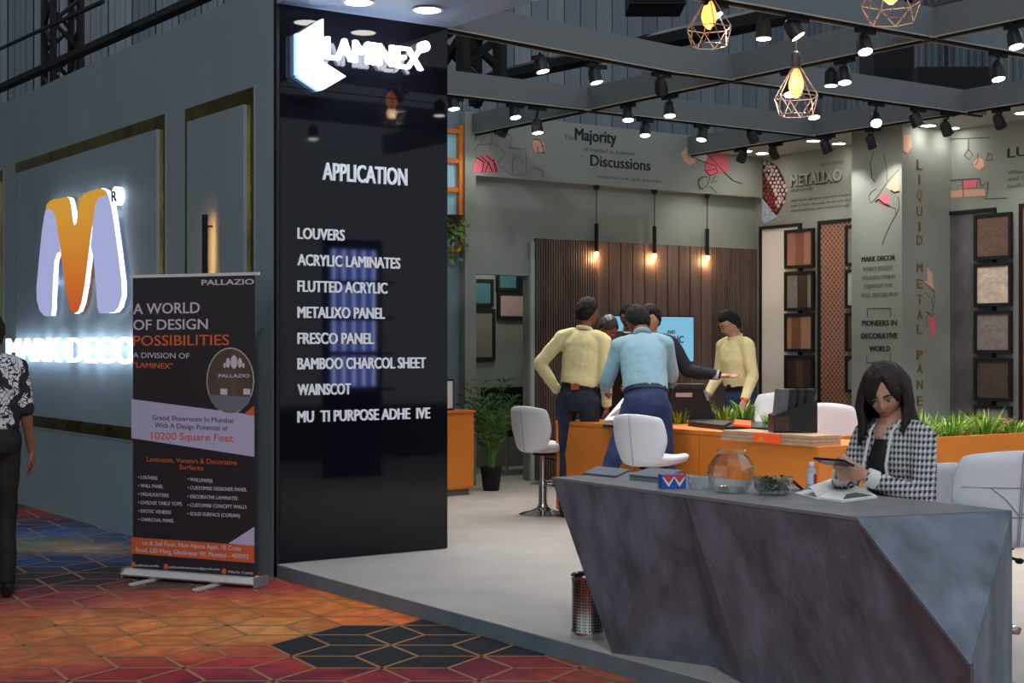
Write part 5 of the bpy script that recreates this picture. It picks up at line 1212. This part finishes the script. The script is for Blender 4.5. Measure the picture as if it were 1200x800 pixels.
    # hair
    def hfn(u):
        x, y, z = u; line = (.50 if y > .45 else .50-(.45-y)*1.5) if not fem else (.62 if y > .3 else .62-(.3-y)*1.2)
        line = max(line, -.68 if not fem else -.8)
        if fem and y > 0: line = .74-1.5*abs(x+.12)**1.2 if abs(x+.12) < .7 else -.2
        e = (z-line)*6; e = max(-1, min(1, e)); n_ = noise.noise(u*5+Vector((1,2,3)))*.006+noise.noise(u*14)*.004
        return head_fn(u, k, (.010+.008*max(0,z)+n_) if e > 0 and e >= .6 else -.012+(.022*max(0,(e+1)/1.6)), fem)
    vs_, fs = sph(hfn, 48, 36); hb_ = MB().add([HM(v) for v in vs_], fs)
    if hairlen:
        rr = random.Random(8); fh_ = Vector((f_.x, f_.y, 0)).normalized()
        for i in range(170):
            a_ = rr.uniform(-.60, .60)*PI      # 0 = back of head
            sx_2, cy_ = math.sin(a_), -math.cos(a_)
            r0 = head_fn(Vector((sx_2*.35, cy_*.35+.05, .93)).normalized(), k, .008, True); r1 = head_fn(Vector((sx_2, cy_, .15)).normalized(), k, .012+rr.uniform(0,.012), True)
            p0 = HM(r0); p1 = HM(r1); p05 = HM(head_fn(Vector((sx_2*.8, cy_*.8, .62)).normalized(), k, .012, True))
            out = (p1-hc); out.z = 0; out.normalize(); fr_ = abs(a_) > .46*PI
            L_ = hairlen*rr.uniform(.75, 1.0)*(.6 if fr_ else 1)
            p2 = p1+out*.012-Z*L_*.35; p3 = p1+out*(.03 if not fr_ else .0)-Z*L_*.7; p4 = p1+out*(.02 if not fr_ else -.012)-Z*L_+Vector((rr.uniform(-.015,.015),rr.uniform(-.015,.015),0))
            if not fr_:
                p3 -= fh_*.04; p4 -= fh_*.07
            hb_.etube([p0, p05, p1, p2, p3, p4], [(.008,.005),(.013,.006),(.014,.006),(.013,.006),(.011,.005),(.003,.002)], None, 6)
    hb_.build('hair', hairm if not fem else M('hair_dark_brown', (40,25,21), .6, bump=.6, bscale=120, stretch=(1,1,.1)), t, True, False)
    if beard: pass
    # shirt / jacket
    sh = MB(); e = .011*k if not jacket else (.02*k if not fem else .010*k)
    torso(sh, e, 0 if not jacket else .09)
    for s_ in 'LR':
        a_, b2, c2 = J['sh'+s_], J['el'+s_], J['wr'+s_]
        limb(sh, a_, b2, .053*k+e, .044*k+e*.8)
        if sleeve == 'long': limb(sh, b2, b2.lerp(c2,.93), .044*k+e*.8, .031*k+e*.6, bulge=.004)
    # cut the neck: nothing above the collar
    os_ = sh.build('jacket' if jacket else 'shirt', shirt, t, True, False); remesh(os_, max(vox, .008), 10, fold)
    fdir = (J['chest']-ns); 
    # collar
    cf = side.cross((ns-J['chest']).normalized()); 
    cc_ = MB()
    for sg in (-1, 1):
        cc_.etube([ns+Z*.004-(-cf)*(-.05*k)*1.0*(-1), ns+side*sg*.058*k+Z*.012, ns+cf*(-.055)*k*(-1)*(-1)+Z*.03], [(.006,.022),(.006,.024),(.006,.022)], side, 6) if False else None
    pts = [ns+Z*.006*k+(side*math.cos(a_)+cf*math.sin(a_))*.062*k-Z*.014*math.sin(a_)*(1 if cf.y > 0 else -1) for a_ in [i*PI/8 for i in range(17)]]
    cc_.etube(pts, [(.015*k,.006*k)]*17, Z, 8)
    if not fem: cc_.build('collar', shirt if not jacket else jacket, t, True, False)
    if sleeve == 'long':
        for s_ in 'LR':
            d0 = (J['wr'+s_]-J['el'+s_]).normalized(); w_ = J['wr'+s_]
            MB().tube([w_-d0*.06*k, w_-d0*.055*k, w_-d0*.012*k, w_-d0*.010*k], [.03*k,.038*k+e*.3,.036*k+e*.3,.03*k], 14).build('cuff', jacket if jacket else shirt, t, True, False)
    # trousers
    tr_ = MB(); tr_.etube([J['waist'].lerp(pel,.30), pel.lerp(J['waist'],.3), pel, pel+dn*.06*k, pel+dn*.12*k], [(.145*k*kb+.002,.104*k*kb),(.153*k*kb+.004,.112*k*kb),(.162*k*kb,.121*k*kb),(.155*k*kb,.115*k*kb),(.10*k,.08*k)], side, 18)
    for s_ in 'LR': limb(tr_, J['hip'+s_], J['kn'+s_], .088*k, .062*k); limb(tr_, J['kn'+s_], J['an'+s_], .060*k, .052*k)
    ot = tr_.build('trousers', trouser, t, True, False); remesh(ot, max(vox, .009), 3, fold)
    if belt:
        w0 = J['waist'].lerp(pel,.34)
        MB().etube([w0-dn*.0-dn*.018, w0-dn*.016, w0+dn*.016, w0+dn*.018], [(.14*k*kb,.10*k*kb),(.158*k*kb,.116*k*kb),(.160*k*kb,.118*k*kb),(.14*k*kb,.10*k*kb)], side, 24).build('belt', belt, t, True, False)
    for s_ in 'LR':
        a_ = J['an'+s_]; fd = (J['an'+s_]-J['kn'+s_]); fw_ = Vector((0,1,0)) if not sitting else Vector((0,1,0))
        so = MB(); so.etube([a_+V3(0,-.075,-.045), a_+V3(0,-.05,-.04), a_+V3(0,.02,-.035), a_+V3(0,.10,-.052), a_+V3(0,.16,-.060), a_+V3(0,.185,-.066)], [(.02,.03),(.037,.045),(.04,.05),(.045,.034),(.038,.024),(.012,.010)], (1,0,0), 12)
        so.build('shoe', shoe or M('black_shoe', (22,20,22), .35), t, True, False)
    return t
yel = M('pale_yellow_shirt', (236,222,166), .8, bump=.5, bscale=9, stretch=(1,1,.35)); lblue = M('light_blue_shirt', (146,184,200), .8, bump=.5, bscale=9, stretch=(1,1,.35)); jean = M('dark_blue_denim', (40,48,68), .85, var=.25, vscale=9); jean2 = M('blue_denim', (44,58,98), .85, var=.2, vscale=9)
navy = M('navy_suit', (26,28,42), .8, bump=.2, bscale=40); blk_s = M('black_suit', (24,22,26), .8); beltm = M('black_belt', (26,22,22), .4); whs_ = M('white_collar', (190,190,196), .7)
# man with his back turned, pale yellow shirt, hand on hip
J = default_pose(1.72)
J['elL'] = J['shL']+V3(-.165,-.04,-.23); J['wrL'] = J['pelvis']+V3(-.17,.05,.02)
J['wrR'] = J['elR']+V3(.02,.06,-.25); J['knL'] += V3(0,.02,0)
lean(J, 4, 5)
p = on_z(677, 606, ZP)
m1 = person('man in pale yellow shirt and dark jeans with his back turned, hand on hip', (p.x, p.y, ZP), -52, J, skin[1], yel, jean, hf=(.55,.8,-.25), belt=beltm, hands={'L': dict(dir=(.3,.5,-.6), palm=(1,0,0), curl=50)}, bulk=.94)
lb = J['waist'].lerp(J['pelvis'], .34)
MB().obox(lb+V3(.0,-.119,-.005), (.032,0,.002), (0,0,.022), (0,.004,0)).build('belt_patch', M('tan_leather', (176,92,44), .5), m1, False, False)
# man in light blue bending over the counter
J = default_pose(1.72)
J['anL'] = V3(-.40,-.14,.09); J['knL'] = V3(-.25,-.03,.5); J['hipL'] = V3(-.09,0,.9); J['anR'] = V3(.18,.0,.09); J['knR'] = V3(.14,.04,.5)
lean(J, 26, -3)
J['elL'] = J['shL']+V3(-.10,.03,-.26); J['wrL'] = J['elL']+V3(-.01,.22,-.06); J['elR'] = J['shR']+V3(.05,.12,-.24); J['wrR'] = J['elR']+V3(-.05,.2,.0)
J['head'] = J['neck']+V3(-.03,.095,.10)
person('man in light blue shirt and blue jeans leaning over the orange counter', (on_z(762,640,ZP)).xy.to_3d() if False else (6.76, 8.02, ZP), -40, J, skin[1], lblue, jean2, hf=(-.45,.6,-.55), belt=M('navy_belt', (30,32,60), .5), bulk=1.0)
# man in dark jacket looking down at the end of the counter
J = default_pose(1.62); lean(J, 14, 0); J['head'] = J['neck']+V3(.0,.07,.11)
J['elL'] = J['shL']+V3(-.04,.08,-.26); J['wrL'] = J['elL']+V3(.06,.2,-.02); J['elR'] = J['shR']+V3(.03,.1,-.26); J['wrR'] = J['elR']+V3(-.06,.2,.0)
m2 = person('black-haired man in dark jacket looking down between the two back-turned men', (7.70, 9.66, ZP), 150, J, skin[1], navy, jean, hf=(.1,.75,-.7), jacket=whs_, k=.97)
for ch in m2.children:
    if ch.name.startswith('hair'): ch.data.materials[0] = M('hair_black_sheen', (52,50,52), .4, var=.5, vscale=40)  # pale reflections on his black hair are mixed into the colour
la = MB(); la.tube([J['neck']+V3(-.05,.09,-.03), J['chest']+V3(0,.15,-.05), J['neck']+V3(.05,.09,-.03)], .006, 5); la.build('lanyard', M('lanyard_orange', (230,120,50), .6), m2, False, False)
MB().obox(J['chest']+V3(0,.17,-.12), (.035,0,0), (0,.01,.05), (0,.003,0)).build('badge', MC['lanyard_orange'], m2, False, False)
# man in dark suit pointing with an open hand
J = default_pose(1.68); J['shL'] += V3(-.01,0,-.01)
J['elL'] = J['shL']+V3(-.14,.05,-.22); J['wrL'] = J['elL']+V3(-.26,.05,-.03)
lean(J, 6, 0)
p = at_d(762, 400, 12.35)
person('man in dark navy suit reaching out an open hand in front of the TV', (p.x, p.y, ZP), 142, J, skin[2], navy, navy, hf=(.5,.8,-.3), jacket=whs_, hands={'L': dict(dir=(-1,.15,-.05), palm=(0,.3,1), curl=12, spread=12)})
# man with glasses at the very back
J = default_pose(1.70); p = at_d(737, 400, 13.1)
person('man with glasses half hidden behind the man in light blue', (p.x, p.y, ZP), 150, J, skin[1], blk_s, blk_s, hf=(.35,.85,-.3), jacket=whs_, glasses=True)
# man in pale yellow at right
J = default_pose(1.66)
J['elR'] = J['shR']+V3(.05,.03,-.25); J['wrR'] = J['elR']+V3(.0,.17,-.16); J['elL'] = J['shL']+V3(-.06,.03,-.26); J['wrL'] = J['elL']+V3(-.02,.14,-.19)
lean(J, 8, 0); J['head'] = J['neck']+V3(0,.06,.12)
p = at_d(868, 400, 12.9)
m3 = person('man with glasses in pale yellow shirt standing right of the TV, looking down', (p.x, p.y, ZP), 88, J, skin[2], yel, jean2, hf=(.15,.8,-.5), belt=beltm, glasses=True)
MB().obox(J['waist'].lerp(J['pelvis'],.34)+V3(0,.121,0), (.022,0,0), (0,0,.016), (0,.004,0)).build('belt_buckle', chrome, m3, False, False)
w_ = J['wrL']; d0 = (J['wrL']-J['elL']).normalized(); MB().tube([w_-d0*.012, w_+d0*.006], .034, 12).build('wrist_band', M('band_orange', (236,80,40), .5), m3, True, False)
# seated woman
hound = bpy.data.materials.new('houndstooth_knit'); hound.use_nodes = True; nt = hound.node_tree; b = nt.nodes['Principled BSDF']; b.inputs['Roughness'].default_value = .85
tcn = nt.nodes.new('ShaderNodeTexCoord'); mpn = nt.nodes.new('ShaderNodeMapping'); mpn.inputs['Scale'].default_value = (84,84,84); mpn.inputs['Rotation'].default_value = (0.0,0,math.radians(20))
nt.links.new(tcn.outputs['Object'], mpn.inputs[0])
sx = nt.nodes.new('ShaderNodeSeparateXYZ'); nt.links.new(mpn.outputs[0], sx.inputs[0])
def mth(op, a_, b_=None, c_=None):
    n = nt.nodes.new('ShaderNodeMath'); n.operation = op
    for i, v in enumerate((a_, b_, c_)):
        if v is None: continue
        if isinstance(v, (int, float)): n.inputs[i].default_value = v
        else: nt.links.new(v, n.inputs[i])
    return n.outputs[0]
hx = mth('ADD', sx.outputs[0], sx.outputs[1]); hz_ = sx.outputs[2]
fu = mth('FRACT', mth('MULTIPLY', hx, .5)); fv = mth('FRACT', mth('MULTIPLY', hz_, .5)); U1 = mth('GREATER_THAN', fu, .5); V1 = mth('GREATER_THAN', fv, .5)
eq = mth('SUBTRACT', 1, mth('ABSOLUTE', mth('SUBTRACT', U1, V1)))
dgl = mth('GREATER_THAN', mth('FRACT', mth('MULTIPLY', mth('ADD', hx, hz_), 1.0)), .5)
val = mth('MAXIMUM', mth('MULTIPLY', U1, V1), mth('MULTIPLY', mth('SUBTRACT', 1, eq), dgl))
mxn = nt.nodes.new('ShaderNodeMix'); mxn.data_type = 'RGBA'; nt.links.new(val, mxn.inputs[0]); mxn.inputs[6].default_value = (*lin((36,36,44)),1); mxn.inputs[7].default_value = (*lin((206,204,204)),1)
nt.links.new(mxn.outputs[2], b.inputs['Base Color'])
k = .93
J = default_pose(1.58)
off = J['pelvis'].z-.56
for q in J: J[q] = J[q]-V3(0,0,off)
J['shL'].x = -.135; J['shR'].x = .135; J['hipL'] = V3(-.085,.02,.54); J['hipR'] = V3(.085,.02,.54); J['knL'] = V3(-.10,.40,.56); J['knR'] = V3(.10,.40,.56); J['anL'] = V3(-.10,.30,.27); J['anR'] = V3(.10,.30,.27)
lean(J, 8, 0); J['head'] = J['neck']+V3(.0,.055,.118)
J['elL'] = J['shL']+V3(-.06,.07,-.25); J['wrL'] = V3(-.06,.33,.83); J['elR'] = J['shR']+V3(.06,.08,-.24); J['wrR'] = V3(.05,.34,.83)
WX, WY = 4.83, 4.10
s4.location = (WX+.03, WY+.0, ZP)
wm = person('young woman with long dark hair in a houndstooth jacket looking at her phone', (WX, WY, ZP), 94, J, skin[2], hound, blackm, hf=(-.36,.74,-.46), ht=4, fem=True, hairlen=.34, vox=.0045, jacket=M('cream_trim', (222,218,212), .8), k=k, female_waist=True, fold=.006, sitting=True, hs=1.08,
            hands={'L': dict(dir=(.42,.62,.35), palm=(.7,-.5,.3), curl=38, k=.98), 'R': dict(dir=(-.42,.62,.35), palm=(-.7,-.5,.3), curl=38, k=.98)})
trm = MC['cream_trim']; n0 = J['neck']; c0 = J['chest']; pl_ = J['pelvis']
for sg in (-1, 1):
    pts = [n0+V3(sg*.055,.03,.0), n0+V3(sg*.052,.085,-.045), c0+V3(sg*.055,.142,.0), J['waist']+V3(sg*.06,.142,0), pl_+V3(sg*.075,.145,.0)]
    MB().etube(pts, [(.007,.005)]*5, (1,0,0), 6).build('front_trim', trm, wm, True, False)
MB().etube([c0.lerp(n0,.55)+V3(0,.092,0), c0+V3(0,.136,0), J['waist']+V3(0,.127,0), pl_+V3(0,.135,0)], [(.03,.01),(.046,.012),(.05,.014),(.06,.014)], (1,0,0), 10).build('black_top', blackm, wm, True, False)
MB().etube([J['waist'].lerp(pl_,.75), J['waist'].lerp(pl_,1.05)], [(.176,.142),(.182,.146)], (1,0,0), 24).build('hem_trim', trm, wm, True, False)
ph = (J['wrL']+J['wrR'])/2+V3(0,.115,.055)
phn = thing('mobile_phone', 'dark smartphone held in both hands by the seated woman', 'phone', (WX, WY, ZP), math.radians(94))
MB().obox(ph, (.075,0,0), (0,.032,.012), (0,-.0014,.004)).build('phone_body', M('phone_dark', (26,30,40), .25), phn, False, False)
MB().obox(ph+V3(0,-.0016,.0042), (.07,0,0), (0,.029,.011), (0,-.0004,.001)).build('screen', M('phone_screen', (50,60,80), .1, emit=.3), phn, False, False)
MB().lathe([(.0115,0),(.0115,.005)], J['wrL']+Vector((.42,.62,.35)).normalized()*.11, 12, (.42,.62,.35)).build('ring', chrome, wm, True, False)
# passer-by at the left edge
leafy = bpy.data.materials.new('leaf_print_cotton'); leafy.use_nodes = True; nt = leafy.node_tree; b = nt.nodes['Principled BSDF']; b.inputs['Roughness'].default_value = .8
tcn = nt.nodes.new('ShaderNodeTexCoord'); nz = nt.nodes.new('ShaderNodeTexNoise'); nz.inputs['Scale'].default_value = 9; vr = nt.nodes.new('ShaderNodeTexVoronoi'); vr.inputs['Scale'].default_value = 17; vr.feature = 'DISTANCE_TO_EDGE'
mxv = nt.nodes.new('ShaderNodeMix'); mxv.data_type = 'VECTOR'; mxv.inputs[0].default_value = .22; nt.links.new(tcn.outputs['Object'], nz.inputs[0]); nt.links.new(tcn.outputs['Object'], mxv.inputs[4]); nt.links.new(nz.outputs['Color'], mxv.inputs[5])
mps = nt.nodes.new('ShaderNodeMapping'); mps.inputs['Scale'].default_value = (2.2,2.2,.8); mps.inputs['Rotation'].default_value = (.5,.6,0); nt.links.new(mxv.outputs[1], mps.inputs[0]); nt.links.new(mps.outputs[0], vr.inputs[0])
n2 = nt.nodes.new('ShaderNodeTexNoise'); n2.inputs['Scale'].default_value = 7; nt.links.new(tcn.outputs['Object'], n2.inputs[0])
ml = mth('MULTIPLY', mth('GREATER_THAN', vr.outputs['Distance'], .07), mth('GREATER_THAN', n2.outputs['Fac'], .42))
mxn = nt.nodes.new('ShaderNodeMix'); mxn.data_type = 'RGBA'; nt.links.new(ml, mxn.inputs[0]); mxn.inputs[6].default_value = (*lin((24,24,30)),1); mxn.inputs[7].default_value = (*lin((206,206,206)),1); nt.links.new(mxn.outputs[2], b.inputs['Base Color'])
J = default_pose(1.60); p = on_z(-12, 699, 0)
person('person at the left edge in a black and white leaf-print shirt and black trousers', (p.x, p.y, 0), -20, J, skin[1], leafy, blackm, hf=(-.2,1,0), sleeve='short', k=.96, bulk=1.12)
